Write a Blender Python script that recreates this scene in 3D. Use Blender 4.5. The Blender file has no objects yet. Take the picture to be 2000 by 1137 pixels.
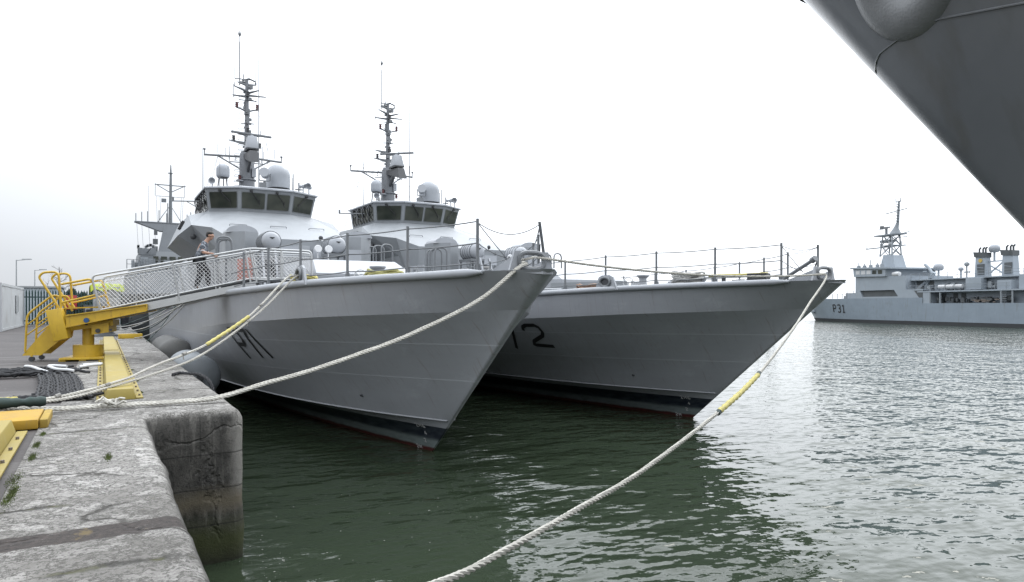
import bpy, bmesh, math, random
from math import sin, cos, pi, radians, sqrt, exp, atan2
from mathutils import Vector, Matrix, noise
random.seed(7)
S = bpy.context.scene
COL = S.collection

# ------------------------------------------------------------------ camera, sky, sun, exposure
EYE = 3.442
cd = bpy.data.cameras.new('camera')
cam = bpy.data.objects.new('camera', cd); COL.objects.link(cam)
cam.location = (0, 0, EYE)
cam.rotation_euler = (radians(90), 0, radians(-31.05))
cd.sensor_width = 36.0; cd.lens = 36 * 1331 / 2000.0
cd.shift_y = 28.6 / 2000.0
cd.clip_start = 0.1; cd.clip_end = 6000
S.camera = cam
S.view_settings.view_transform = 'Standard'
S.view_settings.look = 'None'
S.view_settings.exposure = 0.0
S.view_settings.gamma = 1.0

SUN_AZ = radians(62)      # from +Y towards +X: ahead and to the right of the camera
SUN_EL = radians(48)
sund = bpy.data.lights.new('sun', 'SUN'); sund.energy = 0.6; sund.angle = radians(18); sund.color = (1.0, 0.96, 0.9)
sun = bpy.data.objects.new('sun', sund); COL.objects.link(sun)
SV = Vector((sin(SUN_AZ) * cos(SUN_EL), cos(SUN_AZ) * cos(SUN_EL), sin(SUN_EL)))
sun.rotation_euler = SV.to_track_quat('Z', 'Y').to_euler()

W = bpy.data.worlds.new('World'); S.world = W; W.use_nodes = True
nt = W.node_tree; nt.nodes.clear()
def N(t, typ, **kw):
    n = t.nodes.new(typ)
    for k, v in kw.items(): setattr(n, k, v)
    return n
out = N(nt, 'ShaderNodeOutputWorld'); bg = N(nt, 'ShaderNodeBackground'); bg.inputs[1].default_value = 0.1
sky = N(nt, 'ShaderNodeTexSky'); sky.sky_type = 'NISHITA'; sky.sun_disc = False
sky.sun_elevation = SUN_EL; sky.sun_rotation = SUN_AZ; sky.dust_density = 4.0; sky.air_density = 1.0
tc = N(nt, 'ShaderNodeTexCoord'); sep = N(nt, 'ShaderNodeSeparateXYZ'); nt.links.new(tc.outputs['Generated'], sep.inputs[0])
elev = N(nt, 'ShaderNodeMapRange'); nt.links.new(sep.outputs['Z'], elev.inputs[0])
elev.inputs[1].default_value = 0.0; elev.inputs[2].default_value = 0.32; elev.inputs[3].default_value = 10.5; elev.inputs[4].default_value = 19.0
elev2 = N(nt, 'ShaderNodeMapRange'); nt.links.new(sep.outputs['Z'], elev2.inputs[0])
for i_, x_ in enumerate((0.32, 0.85, 0.0, 9.0)): elev2.inputs[1 + i_].default_value = x_
esum = N(nt, 'ShaderNodeMath', operation='ADD'); nt.links.new(elev.outputs[0], esum.inputs[0]); nt.links.new(elev2.outputs[0], esum.inputs[1])
dot = N(nt, 'ShaderNodeVectorMath', operation='DOT_PRODUCT'); nt.links.new(tc.outputs['Generated'], dot.inputs[0])
dot.inputs[1].default_value = SV
glow = N(nt, 'ShaderNodeMapRange'); nt.links.new(dot.outputs['Value'], glow.inputs[0])
glow.inputs[1].default_value = 0.30; glow.inputs[2].default_value = 0.80; glow.inputs[3].default_value = 1.0; glow.inputs[4].default_value = 1.55
mul = N(nt, 'ShaderNodeMath', operation='MULTIPLY'); nt.links.new(esum.outputs[0], mul.inputs[0]); nt.links.new(glow.outputs[0], mul.inputs[1])
cn = N(nt, 'ShaderNodeTexNoise'); cn.inputs['Scale'].default_value = 2.2; cn.inputs['Detail'].default_value = 4; nt.links.new(tc.outputs['Generated'], cn.inputs['Vector'])
cm = N(nt, 'ShaderNodeMapRange'); nt.links.new(cn.outputs[0], cm.inputs[0]); cm.inputs[1].default_value = .3; cm.inputs[2].default_value = .7; cm.inputs[3].default_value = .95; cm.inputs[4].default_value = 1.05
lf = N(nt, 'ShaderNodeVectorMath', operation='DOT_PRODUCT'); nt.links.new(tc.outputs['Generated'], lf.inputs[0]); lf.inputs[1].default_value = (sin(radians(-8)), cos(radians(-8)), 0)
lfm = N(nt, 'ShaderNodeMapRange', interpolation_type='SMOOTHSTEP'); nt.links.new(lf.outputs['Value'], lfm.inputs[0]); lfm.inputs[1].default_value = .72; lfm.inputs[2].default_value = 1.0; lfm.inputs[3].default_value = 1.0; lfm.inputs[4].default_value = .76
ml_ = N(nt, 'ShaderNodeMath', operation='MULTIPLY'); nt.links.new(mul.outputs[0], ml_.inputs[0]); nt.links.new(lfm.outputs[0], ml_.inputs[1]); mul = ml_
mul2 = N(nt, 'ShaderNodeMath', operation='MULTIPLY'); nt.links.new(mul.outputs[0], mul2.inputs[0]); nt.links.new(cm.outputs[0], mul2.inputs[1])
cl = N(nt, 'ShaderNodeVectorMath', operation='SCALE'); cl.inputs[0].default_value = (0.905, 0.945, 1.0); nt.links.new(mul2.outputs[0], cl.inputs[3])
mx = N(nt, 'ShaderNodeMix', data_type='RGBA'); mx.inputs[0].default_value = 0.93
nt.links.new(sky.outputs[0], mx.inputs[6]); nt.links.new(cl.outputs[0], mx.inputs[7])
nt.links.new(mx.outputs[2], bg.inputs[0]); nt.links.new(bg.outputs[0], out.inputs[0])

# ------------------------------------------------------------------ materials
def new_mat(name):
    m = bpy.data.materials.new(name); m.use_nodes = True
    t = m.node_tree; b = t.nodes['Principled BSDF']
    return m, t, b
def L_(t, a, b): t.links.new(a, b)
def coord(t, scale=(1, 1, 1), kind='Object'):
    c = N(t, 'ShaderNodeTexCoord'); mp = N(t, 'ShaderNodeMapping'); mp.inputs['Scale'].default_value = scale
    L_(t, c.outputs[kind], mp.inputs[0]); return mp.outputs[0]
def noisen(t, vec, scale, detail=4, rough=.55):
    n = N(t, 'ShaderNodeTexNoise'); n.inputs['Scale'].default_value = scale; n.inputs['Detail'].default_value = detail
    n.inputs['Roughness'].default_value = rough; L_(t, vec, n.inputs['Vector']); return n.outputs[0]
def mapr(t, v, a, b, c=0., d=1.):
    n = N(t, 'ShaderNodeMapRange'); L_(t, v, n.inputs[0])
    for i, x in enumerate((a, b, c, d)): n.inputs[1 + i].default_value = x
    return n.outputs[0]
def mixc(t, fac, a, b, mode='MIX'):
    n = N(t, 'ShaderNodeMix', data_type='RGBA', blend_type=mode)
    for i, x in ((0, fac), (6, a), (7, b)):
        if hasattr(x, 'is_linked'): L_(t, x, n.inputs[i])
        else: n.inputs[i].default_value = x if i == 0 else (*x[:3], 1)
    return n.outputs[2]
def mth(t, op, a, b=None, c=None):
    n = N(t, 'ShaderNodeMath', operation=op)
    for i, x in enumerate((a, b, c)):
        if x is None: continue
        if hasattr(x, 'is_linked'): L_(t, x, n.inputs[i])
        else: n.inputs[i].default_value = x
    return n.outputs[0]
def bumpn(t, b, h, strength=.3, dist=.02):
    n = N(t, 'ShaderNodeBump'); n.inputs['Strength'].default_value = strength; n.inputs['Distance'].default_value = dist
    L_(t, h, n.inputs['Height']); L_(t, n.outputs[0], b.inputs['Normal'])
PAINT_K = .70
def paint(name, col, rough=.5, var=.12, scale=3., bump=.0, metal=0., dirt=0., dirtcol=(.12, .09, .06)):
    col = tuple(c * PAINT_K for c in col); dirtcol = tuple(c * PAINT_K for c in dirtcol)
    m, t, b = new_mat(name)
    v = coord(t); n1 = noisen(t, v, scale, 5)
    lo = tuple(c * (1 - var) for c in col); hi = tuple(min(1, c * (1 + var)) for c in col)
    c = mixc(t, mapr(t, n1, .3, .7), lo, hi)
    if dirt:
        v2 = coord(t, (2.5, 2.5, .5)); n2 = noisen(t, v2, scale * 1.3, 6, .65)
        c = mixc(t, mapr(t, n2, .56, .74, 0, dirt), c, dirtcol)
    L_(t, c, b.inputs['Base Color'])
    L_(t, mapr(t, n1, .3, .7, max(.05, rough - .07), min(1, rough + .07)), b.inputs['Roughness'])
    b.inputs['Metallic'].default_value = metal
    if bump: bumpn(t, b, noisen(t, v, scale * 9, 4), bump, .01)
    return m

GREY = paint('ship_grey', (.325, .345, .365), .5, .07, 1.6, dirt=.2, dirtcol=(.2, .19, .17))
LGREY = paint('ship_light_grey', (.42, .44, .47), .45, .06, 1.6, dirt=.15, dirtcol=(.27, .25, .22))
DECK = paint('deck_grey', (.16, .17, .18), .8, .12, 5, .2)
RADOME = paint('radome_paint', (.40, .425, .46), .4, .04, 2, dirt=.12, dirtcol=(.28, .27, .25))
MASTP = paint('mast_grey', (.20, .212, .23), .5, .08, 3, dirt=.2)
STEEL = paint('rail_grey', (.20, .212, .225), .45, .06, 3)
DARK = paint('dark_fitting', (.05, .053, .058), .5, .2, 5)
BLACK = paint('black_rubber', (.018, .018, .02), .6, .3, 6, .2)
LENSRED = paint('red_lens', (.10, .018, .02), .3, .2, 5)
WHITE = paint('white_paint', (.72, .73, .74), .45, .05, 3)
RUSTY = paint('rusty_iron', (.24, .20, .17), .8, .3, 6, .4, dirt=.7, dirtcol=(.16, .08, .04))
YEL = paint('yellow_paint', (.64, .415, .028), .5, .10, 3.5, .08, dirt=.6, dirtcol=(.26, .14, .04))
BYEL = paint('beam_yellow', (.345, .265, .045), .6, .1, 2, .15, dirt=.6, dirtcol=(.50, .46, .28))
ALU = paint('aluminium', (.62, .63, .63), .35, .08, 4, metal=.55)
NETM = paint('white_net', (.70, .70, .70), .6, .06, 8)
WIRE = paint('wire_grey', (.13, .14, .15), .5, .1, 8)
ROPE = paint('white_rope', (.64, .62, .56), .85, .12, 9, .5, dirt=.35, dirtcol=(.36, .31, .22))
ROPEY = paint('yellow_sleeve', (.60, .53, .18), .8, .2, 9, .4, dirt=.5, dirtcol=(.42, .36, .2))
ROPEB = paint('black_rope', (.03, .031, .034), .85, .3, 12, .6)
GREENT = paint('green_canvas', (.025, .05, .045), .7, .25, 5, .3)
FENDG = paint('fender_grey', (.25, .275, .295), .55, .10, 2, .1, dirt=.5, dirtcol=(.16, .16, .15))
FENDD = paint('fender_dark', (.13, .13, .125), .7, .15, 3, .2, dirt=.5, dirtcol=(.24, .21, .17))
NUM = paint('number_black', (.012, .012, .013), .5, .1, 3)
DRAFT = paint('draft_white', (.7, .7, .7), .6, .1, 20)
RED = paint('red_paint', (.42, .03, .035), .55, .15, 4)
HIVIS = paint('hi_vis_yellow', (.42, .50, .04), .7, .12, 6, .3)
SKIN = paint('skin', (.46, .26, .18), .55, .06, 10)
HAIR = paint('dark_hair', (.018, .013, .010), .6, .3, 30)
BOOT = paint('black_boots', (.012, .012, .012), .5, .3, 10)
FENCE = paint('fence_green', (.012, .05, .048), .5, .15, 3)
CONT = paint('container_white', (.52, .54, .55), .5, .08, 1.2, dirt=.5, dirtcol=(.28, .22, .17))
GALV = paint('galvanised', (.36, .38, .39), .5, .1, 3)
BARK = paint('bark', (.07, .055, .045), .9, .3, 8)
LEAF = paint('conifer_green', (.02, .035, .018), .8, .4, 6)
GRASSM = paint('grass_green', (.08, .11, .02), .8, .4, 14)
BLUE = paint('blue_cap', (.02, .09, .25), .4, .1, 4)
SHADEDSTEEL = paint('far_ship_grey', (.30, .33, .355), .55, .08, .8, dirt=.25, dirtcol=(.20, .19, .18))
FARLT = paint('far_ship_light', (.375, .425, .475), .5, .06, .5, dirt=.3, dirtcol=(.27, .26, .25))
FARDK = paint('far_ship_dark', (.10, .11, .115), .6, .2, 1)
RIBM = paint('rib_tan', (.35, .25, .12), .7, .2, 4)

def glass_mat():
    m, t, b = new_mat('bridge_glass')
    v = coord(t); n = noisen(t, v, .9, 2)
    L_(t, mixc(t, mapr(t, n, .35, .65), (.022, .027, .022), (.062, .066, .052)), b.inputs['Base Color'])
    b.inputs['Roughness'].default_value = .04; b.inputs['Specular IOR Level'].default_value = .3
    return m
GLASS = glass_mat()

def camo_mat(name, cols, scale):
    m, t, b = new_mat(name); v = coord(t)
    n = noisen(t, v, scale, 2); n2 = noisen(t, coord(t, (1.3, .8, 1.1)), scale * 1.4, 2)
    c = mixc(t, mapr(t, n, .49, .51), cols[0], cols[1]); c = mixc(t, mapr(t, n2, .53, .55), c, cols[2])
    n3 = noisen(t, coord(t, (.7, 1.2, 1.4)), scale * 1.7, 1); c = mixc(t, mapr(t, n3, .59, .61), c, cols[3])
    L_(t, c, b.inputs['Base Color']); b.inputs['Roughness'].default_value = .9
    bumpn(t, b, noisen(t, v, 14, 3), .5, .02)
    return m
CAMO = camo_mat('navy_camouflage', ((.05, .06, .075), (.22, .24, .27), (.11, .12, .14), (.018, .02, .028)), 9)
TROUS = camo_mat('dark_camouflage', ((.012, .013, .017), (.022, .024, .03), (.016, .018, .022), (.008, .009, .011)), 9)

def hull_mat(name, base, seams=(1.83, 2.62), boot=True):
    m, t, b = new_mat(name)
    c = N(t, 'ShaderNodeTexCoord'); sp = N(t, 'ShaderNodeSeparateXYZ'); L_(t, c.outputs['Object'], sp.inputs[0])
    z = sp.outputs['Z']; y = sp.outputs['Y']
    v = coord(t); big = noisen(t, v, .45, 4); fine = noisen(t, coord(t, (1, .25, 3)), 3.0, 5)
    streak = noisen(t, coord(t, (3, 3, .12)), 2.2, 6, .6)
    col = mixc(t, mapr(t, big, .3, .7), tuple(x * .93 for x in base), tuple(x * 1.06 for x in base))
    col = mixc(t, mapr(t, fine, .35, .75, 0, .25), col, tuple(x * .82 for x in base))
    col = mixc(t, mapr(t, streak, .55, .75, 0, .30), col, (base[0] * .72, base[1] * .70, base[2] * .66))
    scuff = noisen(t, coord(t, (1, .5, 1)), 1.1, 8, .75)
    runs = noisen(t, coord(t, (1.0, 7, .10)), 2.4, 4, .6)
    col = mixc(t, mapr(t, runs, .59, .72, 0, .6), col, (base[0] * .66, base[1] * .56, base[2] * .45))
    plates = noisen(t, coord(t, (.3, .35, 1.0)), 1.0, 1)
    col = mixc(t, mapr(t, plates, .46, .50, 0, .10), col, tuple(x * .8 for x in base))
    col = mixc(t, mapr(t, scuff, .58, .66, 0, .32), col, tuple(min(1, x * 1.35) for x in base))
    # plating seams
    h = None
    for s in seams:
        d = mth(t, 'ABSOLUTE', mth(t, 'SUBTRACT', mth(t, 'ADD', z, mth(t, 'MULTIPLY', y, .012)), s))
        ln = mapr(t, d, .006, .02, 1, 0)
        h = ln if h is None else mth(t, 'MAXIMUM', h, ln)
    if h is not None: col = mixc(t, mth(t, 'MULTIPLY', h, .5), col, tuple(min(1, x * 1.5) for x in base))
    if boot:
        zz = mth(t, 'ADD', z, mth(t, 'MULTIPLY', mth(t, 'SUBTRACT', noisen(t, coord(t, (1, 1, 1)), 2.5, 6, .7), .5), .09))
        zs = mth(t, 'ADD', z, mth(t, 'MULTIPLY', mth(t, 'SUBTRACT', big, .5), .01))
        wear = mapr(t, noisen(t, coord(t, (1, .6, 2)), 3, 7, .7), .45, .7)
        navy = mixc(t, wear, (.010, .014, .024), (.055, .068, .078))
        pale = mixc(t, wear, (.16, .19, .19), (.08, .10, .095))
        red = mixc(t, wear, (.060, .013, .012), (.020, .012, .010))
        col = mixc(t, mapr(t, zs, .655, .662, 1, 0), col, navy)
        col = mixc(t, mapr(t, zz, .27, .36, 1, 0), col, pale)
        col = mixc(t, mapr(t, zz, .07, .12, 1, 0), col, red)
    L_(t, col, b.inputs['Base Color'])
    b.inputs['Roughness'].default_value = .34
    hb = mth(t, 'ADD', mth(t, 'MULTIPLY', noisen(t, v, 1.1, 2), 1.1), mth(t, 'MULTIPLY', noisen(t, v, 30, 3), .03))
    wv_ = N(t, 'ShaderNodeTexWave', bands_direction='Y'); wv_.inputs['Scale'].default_value = .55; wv_.inputs['Distortion'].default_value = 1.2; wv_.inputs['Detail'].default_value = 2; L_(t, v, wv_.inputs['Vector'])
    hb = mth(t, 'ADD', hb, mth(t, 'MULTIPLY', wv_.outputs[1], .16))
    if h is not None: hb = mth(t, 'ADD', hb, mth(t, 'MULTIPLY', h, .15))
    bumpn(t, b, hb, .35, .03)
    return m
HULL = hull_mat('hull_paint', (.288, .30, .322))

# ------------------------------------------------------------------ mesh building
class MB:
    def __init__(s): s.v = []; s.f = []
    def add(s, vs, fs):
        o = len(s.v); s.v += [tuple(x) for x in vs]; s.f += [tuple(i + o for i in f) for f in fs]; return s
    def box(s, c, d, rz=0, M=None):
        hx, hy, hz = (x / 2 for x in d)
        vs = [Vector((x, y, z)) for x in (-hx, hx) for y in (-hy, hy) for z in (-hz, hz)]
        R = M if M is not None else Matrix.Rotation(rz, 3, 'Z')
        vs = [R @ v + Vector(c) for v in vs]
        return s.add(vs, [(0, 1, 3, 2), (4, 6, 7, 5), (0, 4, 5, 1), (2, 3, 7, 6), (0, 2, 6, 4), (1, 5, 7, 3)])
    def beam(s, a, b, w, h, up=(0, 0, 1)):
        a = Vector(a); b = Vector(b); y = (b - a); l = y.length; y.normalize()
        x = y.cross(Vector(up)); x.normalize(); z = x.cross(y)
        M = Matrix((x, y, z)).transposed()
        return s.box((a + b) / 2, (w, l, h), M=M)
    def prism(s, poly, ext):
        n = len(poly); P = [Vector(p) for p in poly]; e = Vector(ext)
        s.add(P + [p + e for p in P], [tuple(range(n))[::-1], tuple(range(n, 2 * n))] + [(i, (i + 1) % n, n + (i + 1) % n, n + i) for i in range(n)])
        return s
    def hexa(s, bot, top):
        n = len(bot)
        return s.add(list(bot) + list(top), [tuple(range(n))[::-1], tuple(range(n, 2 * n))] + [(i, (i + 1) % n, n + (i + 1) % n, n + i) for i in range(n)])
    def tube(s, pts, r, n=6, closed=False, cap=True):
        P = [Vector(p) for p in pts]; m = len(P)
        if m < 2: return s
        rs = r if isinstance(r, (list, tuple)) else [r] * m
        rings = []; prev = None
        for i in range(m):
            if closed: t = P[(i + 1) % m] - P[(i - 1) % m]
            else: t = P[min(i + 1, m - 1)] - P[max(i - 1, 0)]
            if t.length < 1e-9: t = Vector((0, 0, 1))
            t.normalize()
            if prev is None:
                a = Vector((0, 0, 1)) if abs(t.z) < .9 else Vector((1, 0, 0))
                x = t.cross(a); x.normalize()
            else:
                x = prev - t * prev.dot(t)
                if x.length < 1e-6: x = t.orthogonal()
                x.normalize()
            prev = x; y = t.cross(x)
            rings.append([P[i] + (x * cos(2 * pi * k / n) + y * sin(2 * pi * k / n)) * rs[i] for k in range(n)])
        vs = [v for R in rings for v in R]; fs = []
        for i in range(m if closed else m - 1):
            j = (i + 1) % m
            for k in range(n): fs.append((i * n + k, i * n + (k + 1) % n, j * n + (k + 1) % n, j * n + k))
        if cap and not closed: fs += [tuple(range(n))[::-1], tuple(range((m - 1) * n, m * n))]
        return s.add(vs, fs)
    def cyl(s, a, b, r0, r1=None, n=16): return s.tube([a, b], [r0, r0 if r1 is None else r1], n)
    def lathe(s, prof, o=(0, 0, 0), n=24, M=None):
        vs = []; fs = []; m = len(prof)
        for r, z in prof:
            for k in range(n):
                p = Vector((r * cos(2 * pi * k / n), r * sin(2 * pi * k / n), z))
                if M is not None: p = M @ p
                vs.append(p + Vector(o))
        for i in range(m - 1):
            for k in range(n): fs.append((i * n + k, i * n + (k + 1) % n, (i + 1) * n + (k + 1) % n, (i + 1) * n + k))
        fs += [tuple(range(n))[::-1], tuple(range((m - 1) * n, m * n))]
        return s.add(vs, fs)
    def ball(s, c, r, n=12, sc=(1, 1, 1)):
        prof = [(max(1e-4, r * sin(pi * i / n)), -r * cos(pi * i / n)) for i in range(n + 1)]
        M = Matrix.Diagonal(sc)
        return s.lathe(prof, c, max(8, n), M)
    def grid(s, rows):
        n = len(rows[0]); vs = [p for r in rows for p in r]
        return s.add(vs, [(i * n + j, i * n + j + 1, (i + 1) * n + j + 1, (i + 1) * n + j) for i in range(len(rows) - 1) for j in range(n - 1)])
    def clusters(s, gap=.03):
        n = len(s.v); par = list(range(n))
        def find(a):
            while par[a] != a: par[a] = par[par[a]]; a = par[a]
            return a
        for f in s.f:
            r = find(f[0])
            for i in f[1:]:
                q = find(i)
                if q != r: par[q] = r
        isl = {}
        for i in range(n): isl.setdefault(find(i), []).append(i)
        bx = []
        for k, ids in isl.items():
            lo = [min(s.v[i][a] for i in ids) - gap for a in range(3)]; hi = [max(s.v[i][a] for i in ids) + gap for a in range(3)]; bx.append([lo, hi, ids])
        if len(bx) > 120: return []
        merged = True
        while merged:
            merged = False; o = []
            for b in bx:
                for c in o:
                    if all(b[0][a] <= c[1][a] and c[0][a] <= b[1][a] for a in range(3)):
                        c[0] = [min(b[0][a], c[0][a]) for a in range(3)]; c[1] = [max(b[1][a], c[1][a]) for a in range(3)]; c[2] = c[2] + b[2]; merged = True; break
                else: o.append(b)
            bx = o
        return [b[2] for b in bx]
    WHOLE = {'netting', 'guard_wire', 'bow_wire', 'halyard', 'grass', 'crown', 'twig', 'branch', 'quay_edge_tmp', 'water', 'hull', 'flaked_rope', 'side_cables', 'rung', 'railing', 'draft_mark', 'lattice_mast', 'pale', 'hull_number', 'bolt', 'deckhouse', 'boot_top', 'search_radar', 'whip_aerial', 'white_mark', 'topside_strake', 'bow_rail'}
    def build(s, name, mat, parent=None, smooth=35, loc=None, bevel=0, weld=False):
        # pieces that stand apart become objects of their own
        if name not in s.WHOLE and parent is not None and loc is None:
            cl = s.clusters()
            if 1 < len(cl) <= 40:
                first = None
                for ids in cl:
                    mp = {i: k for k, i in enumerate(ids)}; m = MB(); m.v = [s.v[i] for i in ids]; m.f = [tuple(mp[i] for i in f) for f in s.f if f[0] in mp]
                    o = m.build1(name, mat, parent, smooth, None, bevel, weld); first = first or o
                return first
        return s.build1(name, mat, parent, smooth, loc, bevel, weld)
    def build1(s, name, mat, parent=None, smooth=35, loc=None, bevel=0, weld=False):
        me = bpy.data.meshes.new(name); me.from_pydata(s.v, [], s.f)
        bm = bmesh.new(); bm.from_mesh(me)
        if weld: bmesh.ops.remove_doubles(bm, verts=bm.verts, dist=1e-4)
        bmesh.ops.recalc_face_normals(bm, faces=bm.faces)
        if bevel:
            ed = [e for e in bm.edges if len(e.link_faces) == 2 and e.calc_face_angle(0) > radians(40)]
            bmesh.ops.bevel(bm, geom=ed, offset=bevel, segments=2, affect='EDGES', profile=.5, clamp_overlap=True)
        bm.to_mesh(me); bm.free()
        me.materials.append(mat)
        if smooth:
            me.polygons.foreach_set('use_smooth', [True] * len(me.polygons))
            me.set_sharp_from_angle(angle=radians(smooth))
        o = bpy.data.objects.new(name, me); COL.objects.link(o)
        if parent is not None: o.parent = parent
        if loc is not None: o.location = loc
        return o
def tag(o, label=None, cat=None, group=None, kind=None):
    if label: o['label'] = label
    if cat: o['category'] = cat
    if group: o['group'] = group
    if kind: o['kind'] = kind
    return o
def thing(name, label, cat, loc=(0, 0, 0), rz=0, group=None):
    o = bpy.data.objects.new(name, None); COL.objects.link(o); o.empty_display_size = .3
    o.location = loc; o.rotation_euler = (0, 0, rz); return tag(o, label, cat, group)
def kids(o): return [c for c in bpy.data.objects if c.parent is o]
def dup(o, parent=None):
    c = o.copy(); COL.objects.link(c)
    if parent is not None: c.parent = parent
    for ch in kids(o): dup(ch, c)
    return c
def arc(pts, r, n=5):
    """round the corners of a polyline"""
    P = [Vector(p) for p in pts]; o = [P[0]]
    for i in range(1, len(P) - 1):
        a = P[i - 1] - P[i]; b = P[i + 1] - P[i]; q = min(r, a.length * .45, b.length * .45)
        p0 = P[i] + a.normalized() * q; p1 = P[i] + b.normalized() * q
        for k in range(n + 1):
            t = k / n; o.append(p0 * (1 - t) ** 2 + P[i] * 2 * t * (1 - t) + p1 * t * t)
    o.append(P[-1]); return o
def spline(pts, step=.1):
    """Catmull-Rom through points, resampled"""
    P = [Vector(p) for p in pts]; P = [P[0] * 2 - P[1]] + P + [P[-1] * 2 - P[-2]]; o = []
    for i in range(1, len(P) - 2):
        n = max(2, int((P[i + 1] - P[i]).length / step))
        for k in range(n):
            t = k / n; a, b, c, d = P[i - 1:i + 3]
            o.append(.5 * ((2 * b) + (c - a) * t + (2 * a - 5 * b + 4 * c - d) * t * t + (3 * b - a - 3 * c + d) * t ** 3))
    o.append(P[-2]); return o
def sag(a, b, h, n=14):
    a = Vector(a); b = Vector(b)
    return [a.lerp(b, i / n) - Vector((0, 0, h * 4 * (i / n) * (1 - i / n))) for i in range(n + 1)]
def laid_rope(mb, pts, r, pitch=None, n=5, jit=.0):
    """three twisted strands along a polyline"""
    pitch = pitch or r * 7
    P = spline(pts, pitch / 7)
    acc = 0; prev = None; strands = [[], [], []]
    for i, p in enumerate(P):
        t = (P[min(i + 1, len(P) - 1)] - P[max(i - 1, 0)]).normalized()
        if i: acc += (p - P[i - 1]).length
        x = (t.cross(Vector((0, 0, 1))) if prev is None else prev - t * prev.dot(t)).normalized(); prev = x; y = t.cross(x)
        for k in range(3):
            a = 2 * pi * (acc / pitch + k / 3)
            strands[k].append(p + (x * cos(a) + y * sin(a)) * r * .5)
    for k in range(3): mb.tube(strands[k], r * .56, n)
    return mb
# ------------------------------------------------------------------ setting: water, quay, yard
ZQ = 2.04
def water_mat():
    m, t, b = new_mat('harbour_water')
    c = N(t, 'ShaderNodeTexCoord')
    v = c.outputs['Object']
    big = noisen(t, v, .12, 3)
    L_(t, mixc(t, mapr(t, big, .3, .7), (.021, .031, .018), (.027, .038, .023)), b.inputs['Base Color'])
    b.inputs['Roughness'].default_value = .02; b.inputs['IOR'].default_value = 1.333
    mp = N(t, 'ShaderNodeMapping'); mp.inputs['Rotation'].default_value = (0, 0, radians(25)); mp.inputs['Scale'].default_value = (1.0, 1.7, 1); L_(t, v, mp.inputs[0])
    w1 = noisen(t, mp.outputs[0], .8, 1, .4)
    w2 = noisen(t, mp.outputs[0], 2.4, 1, .45)
    w4 = noisen(t, coord(t, (1, 1.4, 1)), 5.2, 2, .5)
    w3 = noisen(t, v, .25, 2)
    # calmer water in the lee of the quay, livelier in the open dock
    sp = N(t, 'ShaderNodeSeparateXYZ'); L_(t, v, sp.inputs[0])
    open_ = mth(t, 'MULTIPLY', mapr(t, sp.outputs['X'], 2, 12, .58, 1.05), mapr(t, sp.outputs['X'], 14, 70, 1.0, 1.6))
    h = mth(t, 'ADD', mth(t, 'MULTIPLY', w1, 1.0), mth(t, 'ADD', mth(t, 'MULTIPLY', w2, .42), mth(t, 'MULTIPLY', w4, .10)))
    h = mth(t, 'MULTIPLY', mth(t, 'ADD', h, mth(t, 'MULTIPLY', w3, 1.8)), open_)
    bn = N(t, 'ShaderNodeBump'); bn.inputs['Strength'].default_value = 1.0; bn.inputs['Distance'].default_value = .13; L_(t, h, bn.inputs['Height'])
    # wavelets too small and far to resolve: scatter the facets directly
    wn = N(t, 'ShaderNodeTexNoise'); wn.inputs['Scale'].default_value = 3.2; wn.inputs['Detail'].default_value = 2; L_(t, mp.outputs[0], wn.inputs['Vector'])
    sb = N(t, 'ShaderNodeVectorMath', operation='SUBTRACT'); L_(t, wn.outputs['Color'], sb.inputs[0]); sb.inputs[1].default_value = (.5, .5, .5)
    ml = N(t, 'ShaderNodeVectorMath', operation='MULTIPLY'); L_(t, sb.outputs[0], ml.inputs[0]); ml.inputs[1].default_value = (1, 1, 0)
    scl = N(t, 'ShaderNodeVectorMath', operation='SCALE'); L_(t, ml.outputs[0], scl.inputs[0]); L_(t, mapr(t, sp.outputs['X'], 5, 40, .06, 1.15), scl.inputs[3])
    ad = N(t, 'ShaderNodeVectorMath', operation='ADD'); L_(t, bn.outputs[0], ad.inputs[0]); L_(t, scl.outputs[0], ad.inputs[1])
    nm = N(t, 'ShaderNodeVectorMath', operation='NORMALIZE'); L_(t, ad.outputs[0], nm.inputs[0]); L_(t, nm.outputs[0], b.inputs['Normal'])
    return m
MB().add([(-400, -300, 0), (1500, -300, 0), (1500, 2500, 0), (-400, 2500, 0)], [(0, 1, 2, 3)]).build('water', water_mat(), smooth=0)['kind'] = 'structure'

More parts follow.
